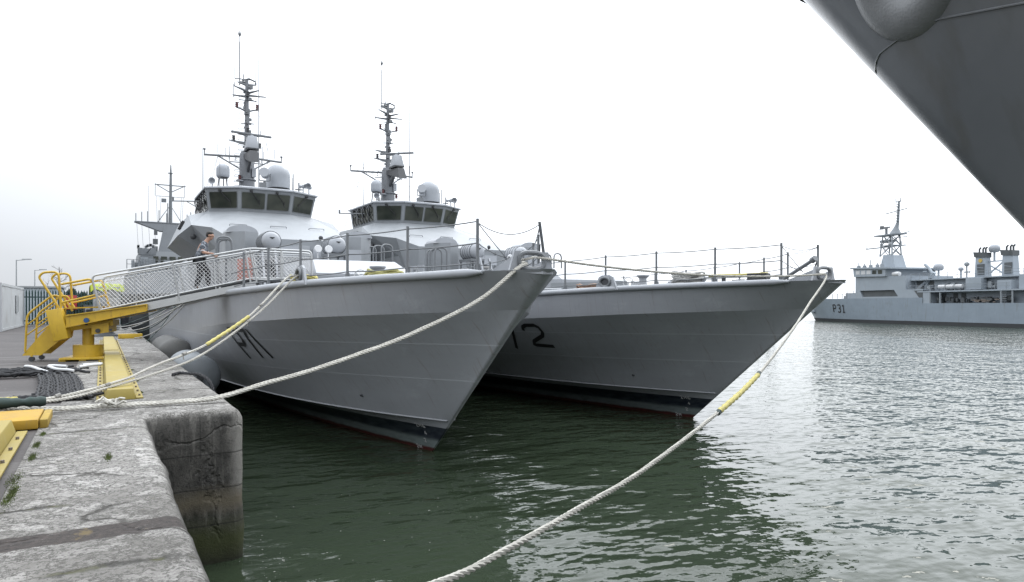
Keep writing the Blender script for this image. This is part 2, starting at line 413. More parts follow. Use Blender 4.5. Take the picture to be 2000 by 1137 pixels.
def stone_mat():
    m, t, b = new_mat('quay_granite')
    c = N(t, 'ShaderNodeTexCoord'); v = c.outputs['Object']
    sp = N(t, 'ShaderNodeSeparateXYZ'); L_(t, v, sp.inputs[0]); X, Y, Z = sp.outputs
    geo = N(t, 'ShaderNodeNewGeometry'); sn = N(t, 'ShaderNodeSeparateXYZ'); L_(t, geo.outputs['Normal'], sn.inputs[0])
    top = mapr(t, sn.outputs['Z'], .35, .8)
    # worn granite top: pale, crazed with dark weathering lines and grit
    g1 = noisen(t, coord(t, (1, 1.1, 1)), 4, 9, .76)
    g2 = noisen(t, v, 1.2, 6, .62)
    g3 = noisen(t, v, 36, 5, .7)
    g4 = noisen(t, coord(t, (1, 1.2, 1)), 10, 6, .72)
    m1 = mapr(t, noisen(t, v, .9, 4), .38, .62)
    col = mixc(t, mapr(t, g2, .32, .68), (.44, .435, .425), (.60, .60, .595))
    col = mixc(t, mapr(t, g1, .34, .54, .8, 0), col, (.17, .165, .155))
    crz = mapr(t, mth(t, 'ABSOLUTE', mth(t, 'SUBTRACT', g1, .5)), .008, .03, .95, 0)
    col = mixc(t, crz, col, (.075, .072, .066))
    crz2 = mth(t, 'MULTIPLY', mapr(t, mth(t, 'ABSOLUTE', mth(t, 'SUBTRACT', g4, .5)), .006, .05, .8, 0), m1)
    col = mixc(t, crz2, col, (.09, .087, .08))
    col = mixc(t, mth(t, 'MULTIPLY', mapr(t, g4, .55, .62), mapr(t, m1, .3, .9, .15, .8)), col, (.085, .082, .074))
    col = mixc(t, mapr(t, g3, .53, .58, 0, .8), col, (.07, .068, .062))
    lich = noisen(t, v, 5, 8, .75)
    col = mixc(t, mapr(t, lich, .64, .70, 0, .5), col, (.20, .17, .08))
    stn = noisen(t, v, .75, 5, .6)
    col = mixc(t, mapr(t, stn, .46, .66, 0, .5), col, (.13, .125, .115))
    wv0 = N(t, 'ShaderNodeVectorMath', operation='ADD'); L_(t, v, wv0.inputs[0]); wn0 = N(t, 'ShaderNodeTexNoise'); wn0.inputs['Scale'].default_value = 2.2; wn0.inputs['Detail'].default_value = 6; L_(t, v, wn0.inputs['Vector'])
    ws0 = N(t, 'ShaderNodeVectorMath', operation='SCALE'); L_(t, wn0.outputs['Color'], ws0.inputs[0]); ws0.inputs[3].default_value = .7; L_(t, ws0.outputs[0], wv0.inputs[1])
    vor = N(t, 'ShaderNodeTexVoronoi', feature='DISTANCE_TO_EDGE'); vor.inputs['Scale'].default_value = .62; L_(t, wv0.outputs[0], vor.inputs['Vector'])
    crk = mth(t, 'MULTIPLY', mapr(t, vor.outputs['Distance'], .004, .022, 1, 0), mapr(t, noisen(t, v, 1.1, 3), .44, .54))
    col = mixc(t, mth(t, 'MULTIPLY', crk, .9), col, (.045, .042, .035))
    # joints between the coping stones
    wob = mth(t, 'MULTIPLY', mth(t, 'SUBTRACT', noisen(t, v, 1.8, 6, .7), .5), .30)
    yy = mth(t, 'ADD', Y, wob)
    jn = None
    for y0 in (4.25, 5.72, 7.25, 9.0, 10.55, 12.6, 14.4, 16.6, 18.9, 21.5, 24.4, 28):
        d = mth(t, 'ABSOLUTE', mth(t, 'SUBTRACT', yy, y0)); q = mapr(t, d, .012, .045, 1, 0)
        jn = q if jn is None else mth(t, 'MAXIMUM', jn, q)
    gap = mapr(t, noisen(t, v, 1.6, 3), .38, .55)
    jn = mth(t, 'MULTIPLY', jn, gap)
    moss = mixc(t, mapr(t, noisen(t, v, 4.5, 3), .50, .58), (.035, .034, .028), (.085, .088, .03))
    col = mixc(t, mth(t, 'MULTIPLY', jn, .92), col, moss)
    # worn brown concrete infill let in across the near coping
    sn_ = noisen(t, v, 6, 7, .75); sy = mth(t, 'ABSOLUTE', mth(t, 'SUBTRACT', mth(t, 'ADD', Y, mth(t, 'MULTIPLY', mth(t, 'SUBTRACT', noisen(t, v, 3, 6, .7), .5), .16)), 4.94))
    infill = mixc(t, mapr(t, noisen(t, v, 22, 6, .75), .35, .65), (.022, .018, .017), (.085, .070, .064)); infill = mixc(t, mapr(t, sn_, .58, .66, 0, .75), infill, (.30, .285, .265)); infill = mixc(t, mapr(t, noisen(t, coord(t, (1.3, 1, 1)), 2.6, 6, .7), .62, .68, 0, .8), infill, (.20, .15, .06))
    col = mixc(t, mapr(t, sy, .125, .145, 1, 0), col, infill)
    # wall faces: dark weathering, pale runs, weed towards the water
    wv = coord(t, (1, 1, .5)); f1 = noisen(t, wv, 3.0, 9, .74); f2 = noisen(t, coord(t, (3, 3, .22)), 2.0, 7, .72); f3 = noisen(t, v, 26, 5, .7)
    wall = mixc(t, mapr(t, f1, .36, .66), (.024, .0235, .022), (.17, .165, .155))
    wall = mixc(t, mapr(t, f3, .53, .62, 0, .6), wall, (.02, .02, .019))
    wall = mixc(t, mapr(t, f2, .55, .68, 0, .75), wall, (.27, .265, .25))
    edge = mapr(t, mth(t, 'ADD', X, mth(t, 'MULTIPLY', f1, .35)), 1.62, 1.78)
    wall = mixc(t, mth(t, 'MULTIPLY', edge, mapr(t, Z, .75, 1.05, 0, .8)), wall, (.36, .355, .34))
    zz = mth(t, 'ADD', Z, mth(t, 'MULTIPLY', mth(t, 'SUBTRACT', f1, .5), .35))
    band = mth(t, 'MULTIPLY', mapr(t, zz, .62, .80), mapr(t, zz, .85, 1.05, 1, 0))
    wall = mixc(t, mth(t, 'MULTIPLY', band, .8), wall, (.19, .165, .115))
    wall = mixc(t, mapr(t, zz, .34, .70, .92, 0), wall, (.052, .066, .014))
    wall = mixc(t, mapr(t, zz, .02, .25, .8, 0), wall, (.016, .018, .010))
    for z0 in (1.46, 1.0, .52):
        d = mth(t, 'ABSOLUTE', mth(t, 'SUBTRACT', mth(t, 'ADD', Z, mth(t, 'MULTIPLY', wob, .08)), z0))
        wall = mixc(t, mapr(t, d, .004, .014, .7, 0), wall, (.018, .017, .015))
    for x0 in (1.12,):
        d = mth(t, 'ABSOLUTE', mth(t, 'SUBTRACT', mth(t, 'ADD', X, mth(t, 'MULTIPLY', wob, .15)), x0))
        wall = mixc(t, mth(t, 'MULTIPLY', mapr(t, d, .003, .012, .6, 0), mapr(t, Z, 1.4, 1.46)), wall, (.018, .017, .015))
    fin = mixc(t, top, wall, col); k_ = N(t, 'ShaderNodeVectorMath', operation='SCALE'); L_(t, fin, k_.inputs[0]); k_.inputs[3].default_value = .62
    warm = mixc(t, 1.0, k_.outputs[0], (1.03, 1.0, .955), 'MULTIPLY'); L_(t, warm, b.inputs['Base Color'])
    b.inputs['Roughness'].default_value = .85
    h = mth(t, 'ADD', mth(t, 'MULTIPLY', g1, .9), mth(t, 'MULTIPLY', g3, .35))
    h = mth(t, 'SUBTRACT', h, mth(t, 'MULTIPLY', mth(t, 'MAXIMUM', jn, crk), .9))
    bumpn(t, b, h, .9, .035)
    return m
STONE = stone_mat()

def quay():
    # coping outline on the water side, near to far: set-back edge, return face, long outer edge
    xs, xo, yf = .52, 1.67, 9.85
    path = []
    y = -14.0
    while y < yf - .12: path.append((xs, y)); y += .14
    for a in (0, .5, 1): path.append((xs + .05 * a, yf - .10 + .10 * a))
    x = xs + .18
    while x < xo - .17: path.append((x, yf)); x += .12
    R = .17
    for k in range(9):
        a = -pi / 2 + k / 8 * pi / 2; path.append((xo - R + R * cos(a), yf + R + R * sin(a)))
    y = yf + R + .14
    while y < 60: path.append((xo, y)); y += .14 if y < 20 else (.4 if y < 35 else 1.5)
    while y < 260: path.append((xo, y)); y += 12
    n = len(path); nor = []
    for i in range(n):
        a = Vector(path[max(i - 1, 0)]); b = Vector(path[min(i + 1, n - 1)]); d = (b - a).normalized(); nor.append(Vector((d.y, -d.x)))
    prof = [(0.0, -1.5), (0, 0.0), (0, .4), (0, .8), (0, 1.2), (0, 1.5), (.002, 1.78), (.012, 1.90), (.035, 1.965), (.06, 2.005), (.10, 2.03), (.145, 2.04)]
    rows = []
    for i, p in enumerate(path):
        row = []
        for j, (o, z) in enumerate(prof):
            q = Vector((p[0], p[1], z * 1.0))
            k = noise.noise(Vector((p[0] * 1.3, p[1] * 1.3, z * 1.6))) * .03 + noise.noise(Vector((p[0] * 5, p[1] * 5, z * 5))) * .02 + noise.noise(Vector((p[0] * 13, p[1] * 13, z * 13))) * .010
            chip = max(0, noise.noise(Vector((p[0] * .9 + 7, p[1] * .9, 3.1))) - .22) * .09
            fade = max(0, 1 - o / .10)
            off = o + (k + (chip if z > 1.7 else 0)) * (1 if o < .01 else fade)
            dz = -chip * .35 * (1 - min(1, o / .3)) if z > 1.8 else 0
            row.append((q.x - nor[i].x * off, q.y - nor[i].y * off, z + dz ))
        rows.append(row)
    mb = MB(); mb.grid(rows)
    o = mb.build('quay_edge_tmp', STONE, smooth=60)
    # flat top joined to the lip
    bm = bmesh.new(); bm.from_mesh(o.data); bm.verts.ensure_lookup_table()
    m = len(prof); lip = [bm.verts[i * m + m - 1] for i in range(n)]
    inner = [bm.verts.new((x, y, ZQ)) for x, y in ((-.50, 260), (-.50, 11.45), (-.62, 11.40), (-.62, -14))]
    f = bm.faces.new(lip + inner); bmesh.ops.triangulate(bm, faces=[f])
    bmesh.ops.recalc_face_normals(bm, faces=bm.faces)
    bm.to_mesh(o.data); bm.free()
    for p in o.data.polygons: p.use_smooth = True
    o.data.set_sharp_from_angle(angle=radians(60))
    o.name = 'quay'; o['kind'] = 'structure'
    return o
quay()

def asphalt_mat():
    m, t, b = new_mat('yard_asphalt')
    v = coord(t); n1 = noisen(t, v, .5, 6, .6); n2 = noisen(t, v, 14, 6, .7); n3 = noisen(t, coord(t, (2.2, .8, 1)), 2.2, 7, .75)
    col = mixc(t, mapr(t, n1, .3, .7), (.034, .029, .028), (.066, .058, .056))
    col = mixc(t, mapr(t, n2, .4, .7, 0, .5), col, (.028, .025, .024))
    col = mixc(t, mapr(t, n3, .62, .70, 0, .55), col, (.20, .195, .19))
    n4 = noisen(t, coord(t, (.6, 2.5, 1)), .35, 5, .6)
    col = mixc(t, mapr(t, n4, .56, .7, 0, .6), col, (.13, .125, .12))
    L_(t, col, b.inputs['Base Color']); b.inputs['Roughness'].default_value = .8
    bumpn(t, b, n2, .5, .012); return m
ASPH = asphalt_mat()
MB().add([(-300, -40, ZQ - .012), (-.4, -40, ZQ - .012), (-.4, 300, ZQ - .012), (-300, 300, ZQ - .012)], [(0, 1, 2, 3)]).build('yard', ASPH, smooth=0)['kind'] = 'structure'
# land at the far end of the dock, behind the laid up ships
MB().prism([(-300, 300, 1.2), (1500, 330, 1.2), (1500, 900, 1.2), (-300, 900, 1.2)], (0, 0, -4)).build('ground', ASPH, smooth=0)['kind'] = 'structure'

def tufts():
    mb = MB(); R = random.Random(4)
    spots = [(-.55, 7.7, .03), (-.60, 6.75, .05), (-.57, 6.35, .03), (-.56, 8.35, .03), (-.58, 6.1, .04), (.25, 11.40, .02), (-.55, 9.0, .02), (.05, 7.32, .03), (.55, 12.5, .02), (.57, 14.5, .02), (.57, 17, .02)]
    for x, y, s in spots:
        for k in range(420):
            a = R.uniform(0, 6.28); px = x + R.gauss(0, s * .5); py = y + R.gauss(0, s * 3.0); l = R.uniform(.003, .013); w = .0025
            dx, dy = cos(a) * l * .7, sin(a) * l * .7
            mb.add([(px - w, py, ZQ), (px + w, py, ZQ), (px + dx, py + dy, ZQ + l)], [(0, 1, 2)])
    o = mb.build('grass', GRASSM, smooth=0); o['kind'] = 'stuff'
    tag(o, 'small tufts of grass and moss in the joint along the coping')
tufts()

# kerb beams along the quay edge
def kerb_beam(x0, x1, y0, y1, label, h=.16, fl=.10):
    t = thing('kerb_beam', label, 'kerb beam', ((x0 + x1) / 2, y0, ZQ), 0, 'yellow kerb beams along the quay edge')
    w = (x1 - x0) / 2; l = y1 - y0
    mb = MB()
    bot = [(-w, 0, 0), (w, 0, 0), (w, l, 0), (-w, l, 0)]; tp = [(-w * .84, .05, h), (w * .84, .05, h), (w * .84, l - .05, h), (-w * .84, l - .05, h)]
    mb.hexa(bot, tp); mb.build('beam_body', BYEL, t, bevel=.012)
    for sx in (-1, 1):
        mb = MB(); mb.box((sx * (w + fl / 2), l / 2, .012), (fl - .004, l * .995, .024)); fo = mb.build('flange', BYEL, t, bevel=.003)
        y = .25; bb = MB()
        while y < l: bb.cyl((sx * (w + fl * .55), y, .024), (sx * (w + fl * .55), y, .05), .018, n=6); y += .62
        bb.build('bolt', RUSTY, fo)
    return t
kerb_beam(-1.32, -.80, 2.2, 9.22, 'near yellow kerb beam beside the yellow timber pad, cut by the photo edge')
kerb_beam(.03, .44, 11.66, 22.0, 'long yellow kerb beam with its sloped end facing the camera')
kerb_beam(.03, .44, 22.25, 32.0, 'pale yellow kerb beam next beyond the long one, beside the gangway stand')
kerb_beam(.03, .44, 40.0, 50.0, 'yellow kerb beam past the low iron bollard')
kerb_beam(.03, .44, 50.4, 62.0, 'farthest yellow kerb beam in view along the quay')
def pad():
    t = thing('timber_pad', 'orange yellow timber pad under the green canvas sleeve', 'timber block', (-1.6, 9.4, ZQ))
    MB().box((.35, .48, .056), (1.26, .95, .11)).build('top_plank', paint('pad_yellow', (.50, .30, .025), .7, .15, 4, .3, dirt=.6, dirtcol=(.30, .20, .08)), t, bevel=.012)
    MB().box((1.03, .50, .05), (.08, .9, .10)).build('end_strip', paint('pad_end', (.40, .27, .04), .8, .2, 6, .3, dirt=.6, dirtcol=(.15, .10, .06)), t, bevel=.008)
pad()
def bollard():
    t = thing('bollard', 'low dark iron mooring bollard between the yellow kerb beams', 'bollard', (.15, 36.6, ZQ))
    MB().lathe([(.75, 0), (.75, .06), (.42, .09), (.30, .2), (.30, .42), (.5, .5), (.52, .58), (.40, .64)], n=24).build('bollard_body', FARDK, t)
    c = MB().box((1.05, 33.4, ZQ + .10), (.9, .3, .2)).build('timber_chock', YEL, bevel=.01)
    tag(c, 'short orange yellow block lying across the coping near the bollard', 'timber block')
bollard()

def scum():
    R = random.Random(31); mb = MB()
    for k in range(170):
        if k < 130: x, y = R.uniform(1.9, 7), R.uniform(4.2, 13)
        else: x, y = R.gauss(1.95, .18), R.gauss(9.3, .5)
        r = R.uniform(.004, .016) * (1.6 if R.random() < .08 else 1); n = 6; a0 = R.random() * 6
        mb.add([(x + r * R.uniform(.6, 1.2) * cos(a0 + 6.283 * i / n), y + r * R.uniform(.6, 1.2) * sin(a0 + 6.283 * i / n), .004) for i in range(n)], [tuple(range(n))])
    o = mb.build('floating_scum', paint('scum_white', (.26, .27, .24), .8, .3, 20), smooth=0); tag(o, 'small pale flecks of scum floating on the dark water', kind='stuff')
scum()
# ------------------------------------------------------------------ patrol ships (local: x to port, y aft from the stem, z up from the water)
def lin(x, xs, ys):
    if x <= xs[0]: return ys[0]
    for i in range(1, len(xs)):
        if x <= xs[i]: return ys[i - 1] + (ys[i] - ys[i - 1]) * (x - xs[i - 1]) / (xs[i] - xs[i - 1])
    return ys[-1]
def stemy(z): return -1.22 * z
LK = 3.75
def nose_(t, z):
    r = .015 + .02 * max(z, 0); return r * sqrt(max(0, 1 - (1 - min(t / r, 1)) ** 2)) * exp(-t / 2)
def cur(t, L, m=1.): return 3.95 * (1 - exp(-(max(t, 0) / L) ** m))
def aft(y): return 1 - .12 * ((y - 40) / 11) ** 2 if y > 40 else 1
def HB(y, z, zr=None):
    L = lin(z, [-1, 0, .3, .68, .83, .86, 2.0, 3.1], [20, 17, 14.5, 10, 8.8, 7.3, 5.2, LK]); m = lin(z, [.86, 2.0, 3.1], [1, 1.2, 1.35])
    zr = z if zr is None else zr; t = max(y - stemy(zr), 0.)
    return (cur(t, L, m) + nose_(t, zr)) * aft(y)
def deckz(y): return lin(y, [-4.9, -3.5, .6, 2, 5.6, 10, 18, 27, 55], [4.08, 4.05, 3.93, 3.87, 3.78, 3.66, 3.45, 3.3, 3.2])
LOA = 50.0
def hull_mesh(mb):
    ts = [0, .02, .05, .1, .17, .27, .4, .6, .85, 1.2, 1.6, 2.1, 2.7, 3.4, 4.2, 5, 6, 7, 8.2, 9.6, 11.2, 13, 15, 17.5, 20.5, 24, 28, 33, 39, 45, 50, 54]
    fr = [-.9, -.45, -.2, 0, .2, .4, .6, .75, .83, .86, 1.1, 1.4, 1.7, 2.0, 2.3, 2.6, 2.85, 3.02]
    top = MB()
    for side, part in ((-1, 0), (1, 0), (-1, 1), (1, 1)):
        rows = []
        for z in (fr + ['k0'] if part == 0 else ['k0', 'k1', 'k2', 'k3', 'k4']):
            row = []
            for t in ts:
                if isinstance(z, str):
                    k = int(z[1]) / 4
                    zz = 3.1; y = t + stemy(zz)
                    for _ in range(4):
                        zd = deckz(y); zk = zd - knuck(y); zz = zk + (zd - zk) * k; y = t + stemy(zz)
                else:
                    y = t + stemy(z); zk = deckz(y) - knuck(y); zz = 1.1 + (z - 1.1) * (zk - 1.1) / 2.0 if z > 1.1 else z; y = t + stemy(zz)
                yy = min(y, LOA)
                h = hull_p(yy, zz) if part == 0 else HBt(yy, zz)
                row.append((side * h, yy, zz))
            rows.append(row)
        (mb if part == 0 else top).grid(rows)
    return top
def knuck(y): return lin(y, [-4, 4, 10, 20], [.70, .80, .95, 1.2])
def zkn(y): return deckz(y) - knuck(y)
def HK(y):
    # half breadth along the knuckle line
    z = zkn(y); t = max(y - stemy(z), 0); return (cur(t, LK, 1.35) + nose_(t, z)) * aft(y)
def HBt(y, z):
    # above the knuckle the side stands up
    zk = zkn(y); t = max(y - stemy(z), 0); tk = max(y - stemy(zk), 0); w = exp(-tk / 5.0)
    return HK(y) + w * (cur(t, 4.0, 1.08) + nose_(t, z) - (cur(tk, 4.0, 1.08) + nose_(tk, zk))) + (1 - w) * .07 * (z - zk)
def beam_at(y): return HBt(y, deckz(y))
def hull_p(y, z):
    zk = zkn(y)
    return HBt(y, z) if z > zk else HB(y, z if z < 1.1 else 1.1 + (z - 1.1) * 2.0 / (zk - 1.1), z)

def glyphs(strokes, hw, parent, name, mat, off=.012):
    mb = MB()
    for st in strokes:
        pts = []
        for (a, b) in zip(st, st[1:]):
            n = max(2, int(math.dist(a, b) / .06))
            for i in range(n): pts.append((a[0] + (b[0] - a[0]) * i / n, a[1] + (b[1] - a[1]) * i / n))
        pts.append(st[-1]); l, r = [], []
        for i, p in enumerate(pts):
            a = pts[max(i - 1, 0)]; b = pts[min(i + 1, len(pts) - 1)]; d = Vector((b[0] - a[0], b[1] - a[1])).normalized()
            for s, q in ((1, l), (-1, r)):
                y, z = p[0] - d.y * hw * s, p[1] + d.x * hw * s
                q.append((-hull_p(y, z) - off, y, z - off * .4))
        mb.grid([l, r])
    return mb.build(name, mat, parent, smooth=0)

def U(x, y0, y1, z0, z1, r=.12):
    return arc([(x, y0, z0), (x, y0, z1), (x, y1, z1), (x, y1, z0)], r)

def ship_common(root, second):
    H = MB(); TOP = hull_mesh(H)
    # transom
    H.add([(-HB(LOA, z), LOA, z) for z in (-.9, 0, 1, 2.4)] + [(-beam_at(LOA), LOA, 3.2), (beam_at(LOA), LOA, 3.2)] + [(HB(LOA, z), LOA, z) for z in (2.4, 1, 0, -.9)], [tuple(range(10))])
    hull = H.build('hull', HULL, root, smooth=16, weld=True); TOP.build('topside_strake', HULL, hull, smooth=30, weld=True)
    dk = MB(); ys = [-4.7, -4.5, -4, -3.3, -2.4, -1.2, .2, 2, 4, 7, 11, 16, 22, 30, 40, LOA]
    dk.grid([[(-max(beam_at(y) - .05, .02), y, deckz(y) - .05) for y in ys], [(0, y, deckz(y) - .02) for y in ys], [(max(beam_at(y) - .05, .02), y, deckz(y) - .05) for y in ys]])
    dk.build('deck', DECK, root)
    # gunwale pipe
    ys = [-3.95, -3.6, -3.2, -2.7, -2.1, -1.4, -.6, .3, 1.4, 2.6, 4, 5.6, 7.5, 10, 13, 17, 22, 28, 36, 44, LOA - .1]
    for s in (-1, 1):
        g = MB(); g.tube([(s * (beam_at(y) + .02), y, deckz(y) - .01) for y in ys], [.03] + [.08] * (len(ys) - 1), 12); g.build('gunwale_pipe', LGREY, root)
    # spray rail
    for s in (-1, 1):
        g = MB(); ys2 = [-.98 + .25 * i for i in range(20)] + [4.2 + i for i in range(14)]
        g.grid([[(s * (HB(y, .845)), y, .845) for y in ys2], [(s * (HB(y, .865) + .035), y, .858) for y in ys2], [(s * HB(y, .88), y, .885) for y in ys2]])
        g.build('spray_rail', HULL, root)
    # stem plate with panama fairlead
    fp = MB()
    y0 = -4.40; zb = deckz(y0) - .03; w = beam_at(y0) - .02
    ring_c = (-.02, y0, 4.25)
    def oval(a, b, n=20): return [(ring_c[0] + (a * cos(q) * abs(cos(q)) ** -.35 if abs(cos(q)) > 1e-6 else 0), y0, ring_c[2] + b * sin(q) * abs(sin(q)) ** -.25 if abs(sin(q)) > 1e-6 else ring_c[2]) for q in [2 * pi * i / n + .01 for i in range(n)]]
    inner = oval(.25, .13); outer_poly = []
    for (x, y, z) in inner:
        dx, dz = x - ring_c[0], z - ring_c[2]
        # push out to a rounded trapezoid
        k = 3.0
        px, pz = dx * k, dz * k
        pz = min(pz, .17); lim = .36 + (.17 - pz) * .3
        px = max(-lim, min(lim, px)); pz = max(zb - ring_c[2], pz)
        outer_poly.append((ring_c[0] + px, y, ring_c[2] + pz))
    for yy in (0, .05):
        fp.add([(x, y + yy, z) for x, y, z in inner] + [(x, y + yy, z) for x, y, z in outer_poly], [(i, (i + 1) % 20, 20 + (i + 1) % 20, 20 + i) for i in range(20)])
    fp.add([(x, y, z) for x, y, z in outer_poly] + [(x, y + .05, z) for x, y, z in outer_poly], [(i, (i + 1) % 20, 20 + (i + 1) % 20, 20 + i) for i in range(20)])
    for s in (-1, 1): fp.prism([(s * .34, y0 + .05, zb), (s * .34, y0 + .05, 4.35), (s * .42, y0 + .9, zb + .02)], (s * .02, 0, 0))
    fp.prism([(-w * .9, y0 - .01, zb), (w * .9, y0 - .01, zb), (.10, y0 - .50, zb - .05), (-.10, y0 - .50, zb - .05)], (0, 0, .05))
    plate = fp.build('fairlead_plate', LGREY, root, smooth=30)
    MB().tube(oval(.27, .15, 28), .045, 8, closed=True).build('fairlead_ring', STEEL, plate)
    # starboard and port side fairleads
    for s in (-1, 1):
        b = MB(); xo = s * (beam_at(.63) - .06)
        b.prism([(xo, .12, 3.9), (xo, 1.14, 3.88), (xo, .95, 4.27), (xo, .80, 4.33), (xo, .46, 4.33), (xo, .31, 4.27)], (-s * .05, 0, 0))
        pl = b.build('side_fairlead', LGREY, root)
        e = [(xo + s * .02, .63 + .22 * cos(q), 4.13 + .13 * sin(q)) for q in [2 * pi * i / 20 for i in range(20)]]
        MB().tube(e, .04, 8, closed=True).build('fairlead_ring', STEEL, pl)
        MB().prism([(xo + s * .006, .63 + .19 * cos(q), 4.13 + .105 * sin(q)) for q in [2 * pi * i / 16 for i in range(16)]], (s * .004, 0, 0)).build('fairlead_hole', DARK, pl)
    # stanchions and guard wires
    sy = [-3.7, -2.22, -.8, .66, 2.1, 3.75, 5.6, 7.6, 9.6, 11.6]
    for s in (-1, 1):
        tops = []
        for y in sy:
            x = s * (beam_at(y) - .10); z0 = deckz(y) + .04
            tx, ty = (x, y) if not (s > 0 and y == sy[0]) else (.47, y - .2)
            m = MB(); m.cyl((x, y, z0), (tx, ty, z0 + .95), .03, n=8); st = m.build('stanchion', STEEL, root)
            f = MB(); f.box((x, y - .05, z0 + .05), (.05, .03, .12)); f.box((x, y + .05, z0 + .05), (.05, .03, .12)); f.build('socket', STEEL, st)
            tops.append((x, y, z0))
        for h in (.90, .50, .14):
            w = MB()
            for a, b in zip(tops[1:] if s > 0 else tops, tops[2:] if s > 0 else tops[1:]): w.tube(sag((a[0], a[1], a[2] + h), (b[0], b[1], b[2] + h), .02, 6), .0125, 4)
            w.build('guard_wire', WIRE, root, smooth=60)
    j = MB(); xb = beam_at(-3.7) - .10; j.tube([(xb - .02, -3.45, 4.05), (.50, -3.86, 4.62)], .02, 6); j.build('stanchion_stay', STEEL, root)
    w = MB(); a = (-beam_at(-3.7) + .1, -3.7, deckz(-3.7) + .04)
    w.tube(sag((a[0], a[1], a[2] + .88), (.46, -3.9, 4.98), .20 if not second else .10, 12), .009, 4)
    w.tube(sag((a[0], a[1], a[2] + .88), (-.30, -4.0, 4.3), .01, 6), .009, 4); w.tube(sag((a[0], a[1], a[2] + .5), (-.30, -4.0, 4.32), .04, 6), .009, 4)
    w.tube(sag((.46, -3.9, 4.92), (.15, -4.1, 4.36), .03, 6), .008, 4)
    b2 = (beam_at(-2.22) - .1, -2.22, deckz(-2.22) + .04)
    w.tube(sag((b2[0], b2[1], b2[2] + .9), (.46, -3.9, 4.97), .05, 10), .008, 4); w.tube(sag((b2[0], b2[1], b2[2] + .5), (.55, -3.8, 4.55), .05, 8), .008, 4)
    w.build('bow_wire', WIRE, root, smooth=60)
    # capstan, handwheel, windlass on the foredeck
    cp = MB(); cp.lathe([(.26, 0), (.26, .06), (.20, .10), (.17, .20)], (-.92, 1.24, deckz(1.2)), 18); c = cp.build('capstan', RUSTY, root)
    MB().lathe([(.13, .20), (.115, .32), (.12, .40), (.17, .44), (.20, .47), (.20, .50), (.05, .52)], (-.92, 1.24, deckz(1.2)), 18).build('drum', LGREY, c)
    hw = MB(); hc = Vector((-1.25, 1.55, 4.17))
    hw.tube([hc + Vector((.16 * cos(q) * .8, .16 * cos(q) * -.6, .16 * sin(q))) for q in [2 * pi * i / 20 for i in range(20)]], .014, 6, closed=True)
    for q in (0.4, 2.5, 4.6): hw.tube([hc, hc + Vector((.16 * cos(q) * .8, -.096 * cos(q), .16 * sin(q)))], .012, 5)
    hw.tube([hc, hc + Vector((.2, .26, -.12)), hc + Vector((.2, .26, -.4))], .025, 6); hw.build('handwheel', WHITE, root)
    wl = MB()
    for dx in (0, .32):
        wl.box((-.75 + dx, .1, 4.07), (.12, .35, .22)); wl.cyl((-.80 + dx, .1, 4.14), (-.60 + dx, .1, 4.14), .09, n=12)
    wl.box((-.6, .35, 3.98), (.75, .7, .06)); wl.build('chain_stopper', LGREY, root, bevel=.008)
    bt = MB(); 
    for y in (-1.75, -1.35): bt.cyl((-1.05, y, 3.95), (-1.05, y, 4.28), .07, n=12)
    bt.box((-1.05, -1.55, 4.22), (.06, .5, .05)); bt.build('mooring_bitts', LGREY, root)
    hb = MB()
    if second: hb.tube([(.25, -2.9, 4.1), (.05, -4.05, 4.62)] , .05, 8); hb.tube([(.45, -2.6, 4.08), (.05, -3.95, 4.55)], .028, 6); hb.cyl((.06, -4.0, 4.60), (.04, -4.12, 4.66), .08, n=10)
    for k in range(4): hb.tube(arc([(.5 + .1 * k, -1.9 + .35 * k, 4.0), (.4 + .1 * k, -1.95 + .35 * k, 4.22), (.75 + .1 * k, -1.75 + .35 * k, 4.22), (.7 + .1 * k, -1.7 + .35 * k, 4.0)], .06), .018, 5)
    hb.build('bow_rail', STEEL, root)
    # trunk: low house ahead of the bridge front with white-lit top
    tr = MB(); zt = 4.84
    bot = [(-1.55, 4.7, 3.6), (1.55, 4.7, 3.6), (1.75, 14.6, 3.4), (-1.75, 14.6, 3.4)]
    mid = [(-1.5, 4.75, 4.38), (1.5, 4.75, 4.38), (1.7, 14.6, 4.62), (-1.7, 14.6, 4.62)]
    top = [(-1.30, 5.9, zt), (1.30, 5.9, zt), (1.55, 14.6, 5.0), (-1.55, 14.6, 5.0)]
    tr.hexa(bot, mid); tr.hexa(mid, top); trk = tr.build('trunk', LGREY, root, smooth=0)
    hr = MB()
    for s in (-1, 1):
        for (ya, yb) in ((5.6, 7.9), (8.3, 11.2)): hr.tube(arc([(s * 1.50, ya, 4.42), (s * 1.57, ya, 4.52), (s * 1.60, yb, 4.58), (s * 1.53, yb, 4.5)], .05), .016, 6)
    hr.build('grab_rail', LGREY, trk)
    hd = MB()
    for y in (6.9, 8.4, 10.0):
        hd.box((-.55, y, lin(y, [5.9, 14.6], [4.86, 5.02]) + .012), (.03, .5, .03)); hd.box((.45, y + .2, lin(y, [5.9, 14.6], [4.86, 5.02]) + .012), (.3, .03, .03))
    hd.build('hatch_dog', DARK, trk)
    rim = MB()
    for s in (-1, 1):
        rim.tube([(s * 2.5, 3.4, 3.98), (s * 2.42, 6.0, 4.03), (s * 2.4, 9.5, 4.0)], .04, 8)
    rim.build('side_rail', LGREY, root)
    bw = MB()  # breakwater plates
    for s in (-1, 1): bw.prism([(s * .1, 2.9, 3.85), (s * 2.3, 4.3, 3.8), (s * 2.3, 4.3, 4.22), (s * .1, 2.9, 4.30)], (0, .03, 0))
    bw.build('breakwater', GREY, root, smooth=0)
    # superstructure
    dh = MB()
